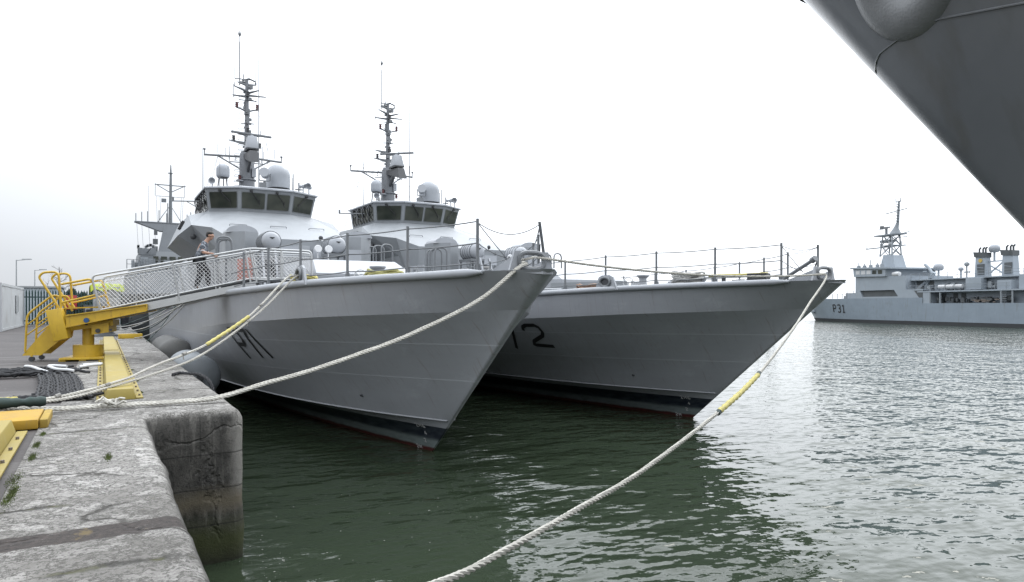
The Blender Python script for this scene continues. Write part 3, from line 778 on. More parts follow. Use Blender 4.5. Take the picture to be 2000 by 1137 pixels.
    FL = (2.42, 15.05, 6.27); G3 = (2.76, 17.0, 6.81); G2 = (3.39, 18.86, 7.07); G1 = (3.91, 19.26, 6.60); ST = (3.37, 20.2, 7.65); BB = (2.43, 20.87, 7.99); BM = (1.18, 19.95, 7.97)
    g = lambda p, s: (p[0] * s, p[1], p[2])
    # sloping front shield
    dh.add([g(FL, -1), g(FL, 1), g(BM, 1), g(BM, -1)], [(0, 1, 2, 3)])
    for s in (-1, 1):
        dh.add([g(x, s) for x in (FL, G3, G2, ST, BB, BM)], [(0, 1, 5), (1, 4, 5), (1, 2, 4), (2, 3, 4)])
        # wing side and roof running aft
        W1 = (3.37, 25.5, 7.75); W0 = (3.91, 25.5, 6.5); B2 = (2.42, 25.5, 7.99)
        dh.add([g(x, s) for x in (G2, G1, W0, W1, ST)], [(0, 1, 2, 3, 4)])
        dh.add([g(x, s) for x in (ST, W1, B2, BB)], [(0, 1, 2, 3)])
        # soffit under the wing and the recessed side wall
        I3 = (2.55, 17.2, 5.95); I1 = (2.75, 19.5, 5.85); I0 = (2.9, 25.5, 5.8)
        dh.add([g(x, s) for x in (G3, I3, I1, G1, G2)], [(0, 1, 2, 3, 4)])
        dh.add([g(x, s) for x in (G1, I1, I0, W0)], [(0, 1, 2, 3)])
        dh.add([g(x, s) for x in (FL, (2.42, 15.1, 3.4), (2.55, 17.2, 3.4), I3, G3)], [(0, 1, 2, 3, 4)])
        dh.add([g(x, s) for x in (I3, (2.55, 17.2, 3.4), (2.75, 19.5, 3.3), I1)], [(0, 1, 2, 3)])
        dh.add([g(x, s) for x in (I1, (2.75, 19.5, 3.3), (2.9, 25.5, 3.3), I0)], [(0, 1, 2, 3)])
    dh.add([g(FL, -1), g(FL, 1), (2.42, 15.1, 3.4), (-2.42, 15.1, 3.4)], [(0, 1, 2, 3)])
    dhm = dh.build('deckhouse', GREY, root, smooth=0)
    dr = MB(); dr.box((.55, 15.03, 5.35), (.72, .05, 1.35)); dro = dr.build('door', GREY, dhm, bevel=.02)
    MB().tube(arc([(.28, 15.0, 5.0), (.28, 14.96, 5.15), (.28, 14.96, 5.5), (.28, 15.0, 5.6)], .04), .018, 5).build('door_handle', STEEL, dhm)
    for x in (-1.5, -.6, 1.8): MB().tube([(x, 15.02, 4.6), (x, 15.02, 6.15)], .025, 6).build('pipe', STEEL, dhm)
    for x in (-1.15, 1.2): MB().box((x, 15.0, 5.7), (.34, .10, .42)).build('locker', LGREY, dhm, bevel=.015)
    for x in (-1.7, 0, 1.7): MB().tube(arc([(x - .35, 17.0, 6.93), (x - .35, 16.95, 7.0), (x + .35, 16.95, 7.0), (x + .35, 17.0, 6.93)], .04), .014, 5).build('grab_rail', STEEL, dhm)
    for s in (-1, 1):
        MB().box((s * 2.52, 16.2, 4.9), (.06, .7, 1.5)).build('side_door', DARK, dhm, bevel=.02)
    ad = MB(); ad.hexa([(-2.9, 25.5, 3.2), (2.9, 25.5, 3.2), (2.9, 36, 3.2), (-2.9, 36, 3.2)], [(-2.6, 25.5, 6.9), (2.6, 25.5, 6.9), (2.4, 35.4, 6.0), (-2.4, 35.4, 6.0)])
    ad.build('aft_house', GREY, root, smooth=0)
    fn = MB(); fn.box((0, 32, 6.9), (2.2, 2.6, 1.9)); fn.build('funnel', GREY, root, bevel=.08)
    sl = MB()
    for y in (20.3, 20.75): sl.box((-3.66, y, 7.2), (.14, .22, .38), M=Matrix.Rotation(radians(24), 3, 'Y'))
    sl.build('side_window', BLACK, dhm)
    hl = MB(); hl.ball((-3.3, 18.95, 6.55), .13, 10, (1, .6, 1)); hl.ball((-2.5, 16.2, 5.6), .12, 8, (.5, 1, 1)); hl.build('lamp', DARK, dhm)
    dl = MB(); 
    for x in (-1.9, 1.35): dl.ball((x, 14.9, 6.38), .10, 8, (1, .6, 1)); dl.cyl((x, 14.95, 6.27), (x, 14.95, 6.35), .03, n=6)
    dl.build('front_lamp', DARK, dhm)
    # bridge
    br = MB(); rz = 9.03; bz = 7.93
    pl = lambda P: [(-x, y, z) for x, y, z in P[::-1]] + list(P)
    bots = pl([(1.18, 20.0, bz), (2.42, 20.843, bz), (2.42, 24.5, bz)]); tops = pl([(1.24, 19.62, rz), (2.60, 20.545, rz), (2.60, 24.5, rz)])
    br.hexa(bots, tops); bridge = br.build('bridge', GREY, root, smooth=0)
    rf = MB(); r0 = pl([(1.27, 19.52, rz), (2.68, 20.47, rz), (2.70, 24.6, rz)]); r1 = [(x, y, z + .06) for x, y, z in r0]; r2 = [(x * .9, y * .98 + .5, rz + .12) for x, y, z in r0]
    rf.hexa(r0, r1); rf.hexa([(x, y, z + .003) for x, y, z in r1], r2); rf.build('bridge_roof', LGREY, bridge, smooth=0)
    def facet(b0, b1, t0, t1, cells, wiper=True):
        b0, b1, t0, t1 = map(Vector, (b0, b1, t0, t1)); nn = (b1 - b0).cross(t0 - b0).normalized()
        if nn.dot((b0 + b1) / 2 - Vector((0, 22.6, 7.9))) < 0: nn = -nn
        P = lambda u, v: (b0.lerp(b1, u)).lerp(t0.lerp(t1, u), v)
        for (u0, u1, v0, v1) in cells:
            du = (u1 - u0) * .5
            fr = MB(); q = [P(u0, v0), P(u1, v0), P(u1, v1), P(u0, v1)]; cc = sum(q, Vector()) / 4
            inn = [cc + (p - cc) * .91 for p in q]; inn = arc(inn + [inn[0]], .05, 3)
            qo = [p + nn * .02 for p in q]
            fr.tube(arc(q[:] + [q[0]], .08, 3), .022, 6, cap=False); win = fr.build('window', STEEL, root)
            gl = MB(); gq = [p + nn * .014 for p in q]; gl.add(gq + [p - nn * .03 for p in gq], [(0, 1, 2, 3), (4, 5, 6, 7), (0, 1, 5, 4), (1, 2, 6, 5), (2, 3, 7, 6), (3, 0, 4, 7)]); gl.build('pane', GLASS, win, smooth=0)
            if wiper:
                wp = MB(); a = P(u0 + (u1 - u0) * .40, v1 + .06) + nn * .05; bb_ = P(u0 + (u1 - u0) * .75, v0 + (v1 - v0) * .42) + nn * .05
                wp.tube([a, a.lerp(bb_, .5) + nn * .03, bb_], .02, 6); wp.tube([bb_ + Vector((0, 0, .16)) * 1, bb_ - Vector((-.02, 0, .17))], .014, 5); wp.box(a, (.12, .1, .08)); wp.build('wiper', BLACK, win)
    f = lambda x: (x, )
    facet(bots[2], bots[3], tops[2], tops[3], [(.04, .48, .17, .86), (.52, .96, .17, .86)])
    facet(bots[1], bots[2], tops[1], tops[2], [(.08, .93, .17, .86)])
    facet(bots[4], bots[3], tops[4], tops[3], [(.08, .93, .17, .86)])
    for s in (0, 1):
        i = (1, 0) if s == 0 else (4, 5)
        facet(bots[i[0]], bots[i[1]], tops[i[0]], tops[i[1]], [(.04 + .23 * k, .24 + .23 * k, .17, .86) for k in range(4)])
    # clutter on the bridge side: cable loops and lights
    cb = MB()
    for k in range(7):
        y = 20.9 + k * .42; x = -2.72
        cb.tube(arc([(x, y, 8.95), (x - .10, y + .1, 8.75), (x + .02, y + .22, 8.5), (x - .05, y + .1, 8.2), (x + .02, y, 8.0)], .1), .022, 5)
    cb.build('side_cables', BLACK, bridge)
    # vents
    for s in (-1, 1):
        v = MB(); zt = 6.22
        bot = [(s * 1.70, 12.35, 4.6), (s * 2.22, 12.1, 4.0), (s * 2.82, 12.65, 4.0), (s * 2.82, 13.5, 4.0), (s * 1.70, 13.5, 4.6)]
        v.hexa(bot, [(x, y, zt) for x, y, z in bot]); vt = v.build('vent_trunk', GREY, root, smooth=0)
        d = MB(); n = 12
        d.add(*[([(s * (2.26 + .56 * cos(pi * i / n)), yy, zt + .002 + .26 * sin(pi * i / n)) for i in range(n + 1) for yy in (12.45, 13.4)], [(2 * i, 2 * i + 1, 2 * i + 3, 2 * i + 2) for i in range(n)])][0])
        d.add([(s * (2.26 + .56 * cos(pi * i / n)), 12.45, zt + .002 + .26 * sin(pi * i / n)) for i in range(n + 1)], [tuple(range(n + 1))]); d.build('vent_hood', LGREY, vt, smooth=40)
    # arched hand rails by the ladder
    for s in (-1, 1):
        a = MB()
        for (x, y, w) in ((3.05, 11.3, .5), (2.95, 12.0, .5), (2.85, 12.6, .42)):
            a.tube(arc([(s * (x - w / 2), y, 3.8), (s * (x - w / 2), y, 5.9), (s * (x + w / 2), y + .1, 5.9), (s * (x + w / 2), y + .1, 3.8)], .25, 6), .035, 8)
        a.build('ladder_arch', STEEL, root)
    # life raft canisters in front of the house
    for x, ry in ((-1.5, -.45), (1.05, 0)):
        yc = 11.9 + ry; zc = 5.80; M = Matrix.Rotation(radians(90), 3, 'X')
        rf_ = MB().lathe([(.05, -.66), (.22, -.64), (.32, -.54), (.35, -.4), (.355, 0), (.35, .4), (.32, .54), (.22, .64), (.05, .66)], (x, yc, zc), 24, M).build('life_raft', LGREY, root, smooth=50)
        for yy in (-.42, -.2, 0, .2, .42): MB().tube([(x + .362 * cos(q), yc + yy, zc + .362 * sin(q)) for q in [2 * pi * i / 24 for i in range(24)]], .016, 4, closed=True).build('strap', STEEL, rf_)
        k = MB(); k.box((x, yc, zc - .38), (.7, 1.1, .1))
        for dx in (-.3, .3):
            for dy in (-.45, .45): k.box((x + dx, yc + dy, 5.12), (.06, .06, .62))
        k.build('cradle', STEEL, rf_); MB().box((x + .62, yc - .55, 5.42), (.62, .03, .42)).build('side_board', LGREY, rf_)
        MB().prism([(x - .10, yc - .672, zc + .12), (x + .10, yc - .672, zc + .12), (x, yc - .672, zc + .05)], (0, .01, 0)).build('raft_mark', NUM, rf_, smooth=0)
    # twin floodlights
    for x in (.2, .6):
        m = MB(); m.lathe([(.04, -.05), (.14, -.03), (.15, .02), (.13, .05)], (x, 11.0, 5.58), 16, Matrix.Rotation(radians(80), 3, 'X')); m.cyl((x, 11.05, 4.9), (x, 11.05, 5.44), .025, n=6); m.build('floodlight', WHITE, root)
    # davit frame and winch on the starboard quarter of the foredeck
    dv = MB()
    for x in (-2.05, -1.62): dv.beam((x, 9.2, 4.1), (x, 9.75, 5.4), .07, .09)
    dv.beam((-2.08, 9.75, 5.4), (-1.6, 9.75, 5.4), .08, .08); dvo = dv.build('davit', LGREY, root)
    wn = MB(); wn.cyl((-2.0, 9.9, 4.85), (-1.5, 9.9, 4.85), .24, n=16); wn.box((-1.75, 9.8, 4.3), (.5, .4, .7)); wn.build('winch', DARK, dvo)
    # radomes
    rm = MB(); rm.lathe([(.57, 9.33), (.575, 9.6), (.575, 9.95)] + [(.575 * cos(q), 9.98 + .575 * sin(q)) for q in [pi / 2 * i / 10 for i in range(11)]], (.76, 20.7, 0), 32); bigr = rm.build('large_radome', RADOME, root, smooth=50)
    MB().lathe([(.40, 9.1), (.50, 9.24), (.57, 9.325)], (.76, 20.7, 0), 24).build('radome_base', DARK, bigr)
    rm = MB(); rm.lathe([(.25, 10.06), (.31, 10.10), (.325, 10.2), (.325, 10.45)] + [(.325 * cos(q), 10.47 + .31 * sin(q)) for q in [pi / 2 * i / 8 for i in range(9)]], (-1.5, 23.1, 0), 28); sm = rm.build('small_radome', RADOME, root, smooth=50)
    lg = MB()
    for q in (.5, 2.6, 4.7): lg.tube([(-1.5 + .2 * cos(q), 23.1 + .2 * sin(q), 10.06), (-1.5 + .33 * cos(q), 23.1 + .33 * sin(q), 9.05)], .03, 6)
    lg.lathe([(.2, 10.02), (.27, 10.05), (.25, 10.07)], (-1.5, 23.1, 0)); lg.build('radome_leg', DARK, sm)
    # horns, searchlight
    def horn(x, y, z, ax, name='loudhailer', r=.16):
        m = MB(); a = Vector(ax).normalized(); c = Vector((x, y, z)); M = a.to_track_quat('Z', 'Y').to_matrix()
        m.lathe([(.05, -.22), (.06, -.1), (.10, .02), (r, .14), (r * .94, .145), (.05, -.02)], c, 18, M); m.cyl(c - Vector((0, 0, .4)), c - Vector((0, 0, .05)), .03, n=6); m.box(c - a * .22, (.12, .12, .14)); return m.build(name, LGREY, root)
    horn(2.2, 20.35, 9.5, (-.5, -.8, .1)); horn(-2.25, 21.1, 9.5, (-.3, -1, 0)); horn(1.9, 20.3, 9.48, (.6, -.8, 0), r=.12)
    m = MB(); a = Vector((-.35, -.9, .2)).normalized(); M = a.to_track_quat('Z', 'Y').to_matrix(); c = Vector((-.02, 20.0, 9.9))
    m.lathe([(.1, -.25), (.2, -.18), (.22, .16), (.235, .2), (.2, .2)], c, 20, M); sl_ = m.build('searchlight', LGREY, root)
    MB().lathe([(.01, .13), (.195, .13), (.195, .14)], c, 20, M).build('lens', GLASS, sl_)
    m = MB(); m.tube(arc([c + Vector((-.26, 0, 0)), c + Vector((-.26, .05, -.35)), c + Vector((.26, .05, -.35)), c + Vector((.26, 0, 0))], .1), .025, 6); m.cyl(c - Vector((0, -.05, .9)), c - Vector((0, -.05, .35)), .06, n=8); m.box(c - Vector((.1, 0, .62)), (.3, .3, .3)); m.build('bracket', STEEL, sl_)
    # whips and small aerials on the roof
    for (x, y, z0, z1, r) in ((.03, 21.8, 9.1, 16.7, .018), (-2.55, 22.3, 8.9, 11.3, .010), (-1.9, 21.2, 9.1, 10.5, .010), (1.55, 21, 9.1, 10.0, .02), (2.1, 21.8, 9.1, 11.2, .009), (-2.3, 24.0, 9.05, 13.2, .009)):
        r *= 1.5; m = MB(); m.tube([(x, y, z0), (x, y, z0 + .3), (x, y, z1)], [r * 2, r, r * .7], 6); m.build('whip_aerial', STEEL, root)
    m = MB(); m.tube([(-2.55, 22.0, 8.6), (-3.9, 22.6, 8.6)], .03, 6); m.tube([(-2.6, 22.2, 8.2), (-3.3, 22.3, 8.6)], .02, 6); m.tube([(-3.85, 22.6, 8.6), (-3.85, 22.6, 8.8)], .05, 6); m.build('side_boom', STEEL, root)
    m = MB(); m.box((1.75, 20.6, 9.35), (.35, .06, .05)); m.cyl((1.75, 20.6, 9.05), (1.75, 20.6, 9.7), .03, n=6); m.cyl((1.45, 20.5, 9.05), (1.45, 20.5, 10.1), .025, n=6); m.build('roof_fitting', STEEL, root)
    build_mast(root, second)

def build_mast(root, second):
    y = 25.1
    m = MB(); m.lathe([(.44, 8.9), (.42, 10.0), (.40, 10.6), (.38, 11.75), (.30, 11.95)], (0, y, 0), 20); m.tube([(0, y, 11.8), (0, y, 13.6), (0, y, 15.9)], [.15, .12, .085], 10)
    m.lathe([(.48, 10.35), (.50, 10.38), (.48, 10.42)], (0, y, 0), 20); mast = m.build('mast', MASTP, root, smooth=40)
    rg = MB()
    for k in range(22):
        z = 9.4 + k * .29; r = lin(z, [9, 11.7, 12, 16], [.47, .42, .2, .12])
        rg.tube(arc([(-.10 - r * .5, y - r * .9, z), (-.28 - r * .9, y - r, z), (-.28 - r * .9, y + .1, z), (-r * .8, y + .1, z)], .05, 2), .012, 4)
    rg.build('rung', STEEL, mast)
    def spar(a, b, r0, r1): return MB().tube([a, b], [r0, r1], 8)
    # lower yard with struts, tips and insulators
    yd = MB()
    for s in (-1, 1):
        yd.tube([(0, y + .3, 11.72), (s * 2.05, y + .95, 11.76)], .06, 8); yd.tube([(s * .3, y + .2, 11.0), (s * 1.35, y + .75, 11.70)], .045, 6)
        yd.cyl((s * 2.05, y + .95, 11.72), (s * 2.05, y + .95, 12.08), .03, n=8); yd.lathe([(.03, 0), (.07, .04), (.07, .1), (.02, .12)], (s * 2.05, y + .95, 12.0), 10)
        yd.tube([(s * 1.0, y + .6, 11.74), (s * 1.0, y + .6, 12.2)], .018, 5)
        for k in range(3): yd.tube([(s * (.5 + .35 * k), y + .5, 11.7), (s * (.5 + .35 * k), y + .5, 11.5)], .02, 5)
    yd.build('yard', STEEL, mast)
    ant = MB(); ant.tube([(1.05, y - .1, 11.4), (1.05, y - .1, 12.7)], .014, 5); ant.build('aerial', STEEL, mast)
    # middle brackets with lamps
    def lamp(p, parent, red=True):
        l = MB(); l.lathe([(.09, 0), (.09, .04), (.065, .05), (.065, .10), (.085, .11), (.085, .16), (.065, .17), (.065, .22), (.09, .23), (.09, .27), (.03, .29)], p, 14); return l.build('signal_lamp', LENSRED if red else DARK, parent)
    for s in (-1, 1):
        b = MB(); b.tube([(0, y - .05, 14.15), (s * .35, y - .08, 14.28), (s * .56, y - .1, 14.30)], [.05, .045, .03], 6); b.build('lamp_arm', STEEL, mast); lamp((s * .53, y - .1, 14.32), mast)
    b = MB(); b.box((0, y - .05, 14.15), (.26, .26, .3)); b.box((0, y - .1, 13.75), (.2, .22, .2)); b.cyl((0, y - .28, 13.55), (0, y - .1, 13.55), .10, n=12); b.box((0, y - .14, 13.2), (.12, .2, .16)); b.build('mast_fitting', STEEL, mast)
    for z in (15.05, 13.05): lamp((.02, y - .22, z - .1), mast, False)
    w = MB()
    for s, zz, ln in ((-1, 12.95, .85), (1, 12.85, .75), (-1, 12.45, .95)):
        w.prism([(0, y - .12, zz - .12), (0, y + .12, zz - .12), (0, y + .12, zz + .06), (0, y - .12, zz + .06)], (s * .01, 0, 0)); w.hexa([(0, y - .1, zz - .14), (0, y + .1, zz - .14), (s * ln, y + .03, zz + .03), (s * ln, y - .03, zz + .03)], [(0, y - .1, zz + .02), (0, y + .1, zz + .02), (s * ln, y + .03, zz + .07), (s * ln, y - .03, zz + .07)])
    w.tube([(.72, y, 12.9), (.72, y, 13.2)], .02, 5); w.build('bracket', STEEL, mast); lamp((-.68, y, 12.50), mast, False); lamp((.66, y - .1, 12.2), mast, False)
    # head: crossed arms, pole aerial
    hd = MB()
    for (dx, dy, zz, l0) in ((-.72, -.3, 15.42, 0), (1.05, .25, 15.2, 0), (-.68, .45, 15.12, 0), (.55, -.5, 15.3, 0), (-.5, 0, 15.75, 0), (.52, .2, 15.78, 0), (-.3, .4, 15.9, 0)):
        hd.tube([(0, y, zz - .12), (dx, y + dy, zz)], [.075, .035], 6)
    hd.tube([(-.68, y - .3, 15.4), (-.68, y - .3, 15.62)], .022, 5); hd.tube([(-.62, y + .45, 15.0), (-.62, y + .45, 15.75)], .022, 5); hd.cyl((.5, y + .2, 15.76), (.5, y + .2, 15.9), .05, n=8)
    hd.tube([(-.25, y, 15.85), (.1, y - .05, 16.0), (.45, y, 15.9)], .05, 6); hd.tube([(-.15, y, 15.9), (-.2, y, 16.25)], .03, 6)
    hd.box((.2, y - .2, 15.5), (.15, .15, .2)); hd.box((.12, y - .15, 14.85), (.2, .15, .15)); hd.tube([(.1, y - .1, 14.9), (.45, y - .1, 14.75)], .03, 5); hd.build('masthead', STEEL, mast)
    pa = MB(); pa.tube([(-.36, y + .1, 15.6), (-.36, y + .1, 18.0)], .034, 6); pa.tube([(-.36, y + .1, 18.0), (-.36, y + .1, 18.35)], .022, 6); pa.lathe([(.02, 18.28), (.07, 18.36), (.085, 18.42), (.085, 18.52)], (-.36, y + .1, 0), 12); pol = pa.build('pole_aerial', STEEL, mast)
    MB().lathe([(.087, 18.45), (.089, 18.5), (.06, 18.58), (.02, 18.62)], (-.36, y + .1, 0), 12).build('aerial_cap', WHITE, mast)
    # navigation radar on its bracket
    rd = MB(); rd.hexa([(-.25, 22.7, 10.95), (.25, 22.7, 10.95), (.22, 24.8, 11.5), (-.22, 24.8, 11.5)], [(-.2, 23.0, 11.62), (.2, 23.0, 11.62), (.22, 24.8, 11.75), (-.22, 24.8, 11.75)])
    rd.prism([(-.28, 23.2, 11.72), (.28, 23.2, 11.72), (.34, 24.1, 11.72), (-.34, 24.1, 11.72)], (0, 0, .08)); rd.beam((0, 24.9, 10.7), (0, 23.6, 11.7), .12, .16); rdo = rd.build('radar_bracket', DARK, mast)
    hs = MB(); hs.hexa([(-.34, 23.3, 11.80), (.34, 23.3, 11.80), (.34, 24.0, 11.80), (-.34, 24.0, 11.80)], [(-.22, 23.42, 12.48), (.22, 23.42, 12.48), (.22, 23.88, 12.48), (-.22, 23.88, 12.48)]); hs.cyl((0, 23.65, 12.48), (0, 23.65, 12.56), .12, n=12); hso = hs.build('radar_housing', LGREY, mast, bevel=.03)
    sc = MB(); ang = radians(8) if not second else radians(-42)
    sc.box((0, 23.65, 12.60), (2.1, .16, .10), M=Matrix.Rotation(ang, 3, 'Z')); sc.build('radar_scanner', STEEL, mast, bevel=.02)
    eq = MB(); eq.box((.30, y - .35, 10.75), (.2, .2, .45)); eq.box((.05, y - .65, 9.45), (.5, .35, .35)); eq.box((-.15, y - .7, 9.6), (.25, .2, .15)); eq.cyl((-.55, y - .1, 9.3), (-.55, y - .1, 9.9), .14, n=10); eq.cyl((-.42, y - .3, 10.25), (-.42, y - .3, 10.3), .2, n=10); eq.build('mast_equipment', LGREY, mast); lamp((-.42, y - .3, 10.3), mast); 
    if second: lamp((.48, y - .2, 10.1), mast)
    ex = MB(); R = random.Random(12)
    for k in range(16):
        z = 12.2 + k * .22; q = R.uniform(0, 6.28); ex.box((.14 * cos(q), y + .14 * sin(q) - .04, z), (R.uniform(.08, .2), R.uniform(.1, .2), R.uniform(.08, .22)))
    ex.build('mast_fitting', STEEL, mast, smooth=0)
    for (x0, x1, z, yy) in ((-.45, .5, 14.75, -.1), (-.3, .38, 13.5, 0), (-.6, .2, 15.95, .1), (-.9, .9, 11.3, -.1)):
        MB().tube([(x0, y + yy, z), (x1, y + yy, z + .04)], .03, 6).build('cross_arm', STEEL, mast)
    for (x, z0, z1) in ((-.6, 15.95, 16.6), (.5, 15.9, 16.5), (.85, 11.3, 12.4), (-.88, 11.3, 12.2), (1.5, 11.75, 12.3), (-1.5, 11.75, 12.25)): MB().tube([(x, y + .2, z0), (x, y + .2, z1)], .018, 5).build('aerial', STEEL, mast)
    st = MB()
    for (a, b) in (((-.55, y, 15.0), (-1.45, 22.5, 9.05)), ((.45, y, 14.9), (1.3, 22.8, 9.05)), ((-.6, y, 15.1), (-2.2, 27, 8)), ((.2, y, 13), (.9, 23, 9.05)), ((-1.4, y + .7, 11.7), (-2.5, 22.5, 8.9)), ((1.3, y + .7, 11.7), (1.5, 23, 9.05))): st.tube([a, b], .008, 4)
    st.build('halyard', WIRE, mast, smooth=60)

P_ONE = [[(5.53, 2.80), (5.29, 1.97)], [(5.52, 2.80), (4.98, 2.80), (4.80, 2.68), (4.78, 2.50), (4.92, 2.38), (5.42, 2.38)]]
SEVEN_A = [[(4.66, 2.80), (4.14, 2.80), (4.30, 2.62), (4.36, 2.04)]]
ONE = [[(3.92, 2.84), (3.76, 2.07)]]
P_TWO = [[(6.6, 2.75), (6.7, 1.97)], [(6.6, 2.75), (5.95, 2.75), (5.7, 2.6), (5.7, 2.45), (5.9, 2.32), (6.6, 2.32)]]
SEVEN_B = [[(5.45, 2.76), (4.72, 2.76), (5.16, 1.96)]]
TWO = [[(4.27, 2.62), (4.20, 2.74), (4.02, 2.80), (3.62, 2.81), (3.48, 2.74), (3.45, 2.58), (3.56, 2.46), (4.10, 2.26), (4.20, 2.13), (3.39, 2.11)]]
def stroke_digit(ch):
    return {'2': [[(0, .8), (.15, 1), (.45, 1), (.6, .85), (.6, .65), (0, 0), (.65, 0)]], 'M': [[(0, 0), (0, 1), (.35, .4), (.7, 1), (.7, 0)]], '6': [[(.55, .95), (.2, .9), (0, .5), (0, .15), (.15, 0), (.45, 0), (.6, .2), (.5, .45), (.1, .45)]], '4': [[(.45, 0), (.45, 1), (0, .3), (.65, .3)]]}[ch]
def draft_marks(root):
    for txt, y0, z0 in (('2M6', .17, .60), ('4', .02, .42), ('2', .16, .22), ('2M', .56, .02)):
        st = []; y = y0
        for ch in txt:
            for s in stroke_digit(ch): st.append([(y - a * .10, z0 + b * .085) for a, b in s])
            y -= .115
        glyphs(st, .009, root, 'draft_mark', DRAFT, .01)
def make_ship(label, loc, rz, second):
    r = thing('patrol_ship', label, 'naval ship', loc, rz, 'twin grey patrol ships moored abreast')
    ship_common(r, second)
    for st in ((P_ONE, SEVEN_A, ONE) if not second else (P_TWO, SEVEN_B, TWO)): glyphs(st, .055, r, 'hull_number', NUM)
    draft_marks(r)
    for (y, z) in ((1.23, 1.27),):
        q = -HB(y, z); MB().cyl((q + .02, y, z), (q - .05, y, z), .03, n=8).build('scupper', DARK, r)
    return r
SHIP1 = make_ship('grey patrol ship beside the quay with the gangway on its foredeck', (6.71, 14.77, 0), -.0068, False)
SHIP2 = make_ship('grey patrol ship on the outer side numbered 72, without a gangway', (15.57, 15.07, 0), .0148, True)
bpy.context.view_layer.update()
# ------------------------------------------------------------------ overhanging bow of the ship moored behind the camera
def bow_ship():
    t = thing('moored_ship', 'dark grey overhanging ship bow rising over the near water, only its flared side in view', 'naval ship', (8.5, 3.44 - .761 * 4.28, 0), pi)
    # local: x to starboard of world +X flipped, y aft
    def BBw(tt, z):
        L = lin(z, [0, 3, 9], [16, 11, 6.5]); r = lin(z, [3.5, 4.5, 7.5, 10], [.10, .22, .62, .85]); tt = max(tt, 0)
        return 5.5 * (1 - exp(-tt / L)) + r * sqrt(max(0, 1 - (1 - min(tt / r, 1)) ** 2)) * exp(-tt / 3)
    ysz = lambda z: -.761 * z
    zs = [-1, 0, 1, 2, 3, 3.6, 4.2, 4.8, 5.4, 6, 6.6, 7.2, 7.8, 8.4, 9, 9.6, 10.0]
    ts = [0, .01, .03, .06, .1, .16, .24, .35, .5, .7, 1, 1.4, 1.9, 2.5, 3.2, 4, 5, 6.5, 8.5, 11, 15, 20, 27, 36, 46, 56]
    mb = MB()
    for s in (-1, 1): mb.grid([[(s * BBw(q, z) * (1 - .25 * max(0, (q - 36) / 20) ** 2), q + ysz(z), z) for q in ts] for z in zs])
    m, tt, b = new_mat('bow_paint'); v = coord(tt); n1 = noisen(tt, v, .5, 4); n2 = noisen(tt, coord(tt, (1, 1, .2)), 2, 6)
    c = mixc(tt, mapr(tt, n1, .3, .7), (.10, .108, .117), (.128, .136, .145)); c = mixc(tt, mapr(tt, n2, .52, .72, 0, .5), c, (.075, .072, .062))
    L_(tt, c, b.inputs['Base Color']); b.inputs['Roughness'].default_value = .24; bumpn(tt, b, mth(tt, 'ADD', noisen(tt, v, 1.2, 3), mth(tt, 'MULTIPLY', noisen(tt, v, 40, 2), .03)), .3, .03)
    mb.build('hull', m, t, smooth=40, weld=True)
    d = MB(); d.grid([[(-BBw(q, 10) * .99, q + ysz(10), 9.9) for q in ts], [(BBw(q, 10) * .99, q + ysz(10), 9.9) for q in ts]]); d.build('deck', DECK, t)
    # weld seam up the flare
    P = []
    for i in range(30):
        q = i / 29 * 4.2; z = SEAMZ(q); P.append((BBw(q, z) + .004, q + ysz(z), z))
    sm = MB(); sm.tube(P, .012, 6); P2 = [(-x, y, z) for x, y, z in P]; sm.build('weld_seam', m, t)
    sm2 = MB(); sm2.tube(P2, .012, 6); sm2.build('weld_seam', m, t)
    # hawse boss
    q0, z0 = BOSS
    for s in (1, -1):
        c = Vector((s * (BBw(q0, z0) - .02), q0 + ysz(z0), z0))
        e1 = Vector((s * BBw(q0 + .3, z0), q0 + .3 + ysz(z0), z0)) - Vector((s * BBw(q0 - .3, z0), q0 - .3 + ysz(z0), z0)); e1.normalize()
        e2 = Vector((s * BBw(q0 + .761 * .3, z0 + .3), q0 + ysz(z0), z0 + .3)) - Vector((s * BBw(q0 - .761 * .3, z0 - .3), q0 + ysz(z0), z0 - .3)); e2.normalize()
        nn = e1.cross(e2); nn.normalize()
        if nn.x * s < 0: nn = -nn
        M = Matrix((e1, e2, nn)).transposed()
        mb = MB(); mb.lathe([(.90, -.12), (.84, .0), (.74, .07), (.62, .11), (.50, .11), (.38, .07), (.31, -.03), (.27, -.3)], c, 40, M)
        mb.build('hawse_boss', paint('hawse_paint', (.24, .25, .26), .38, .1, 4, .5), t, smooth=60)
    cl = MB(); zt = 7.72
    qs = [.30, .22, .15, .1, .06, .03, .01, 0]; P3 = [(BBw(q, zt + q * .5), q + ysz(zt + q * .5) - .01, zt + q * .5) for q in qs]; cl.tube(P3 + [(-x, y, z) for x, y, z in P3[::-1][1:]], .035, 8)
    cl.build('stem_fitting', DARK, t)
    return t
def SEAMZ(q): return lin(q, SEAM_Q, SEAM_ZV)
SEAM_Q = [0, .05, .16, .44, .9, 1.3, 1.95, 4]; SEAM_ZV = [6.20, 6.25, 6.31, 6.40, 6.44, 6.40, 6.19, 5.5]
BOSS = (1.55, 7.08)
bow_ship()

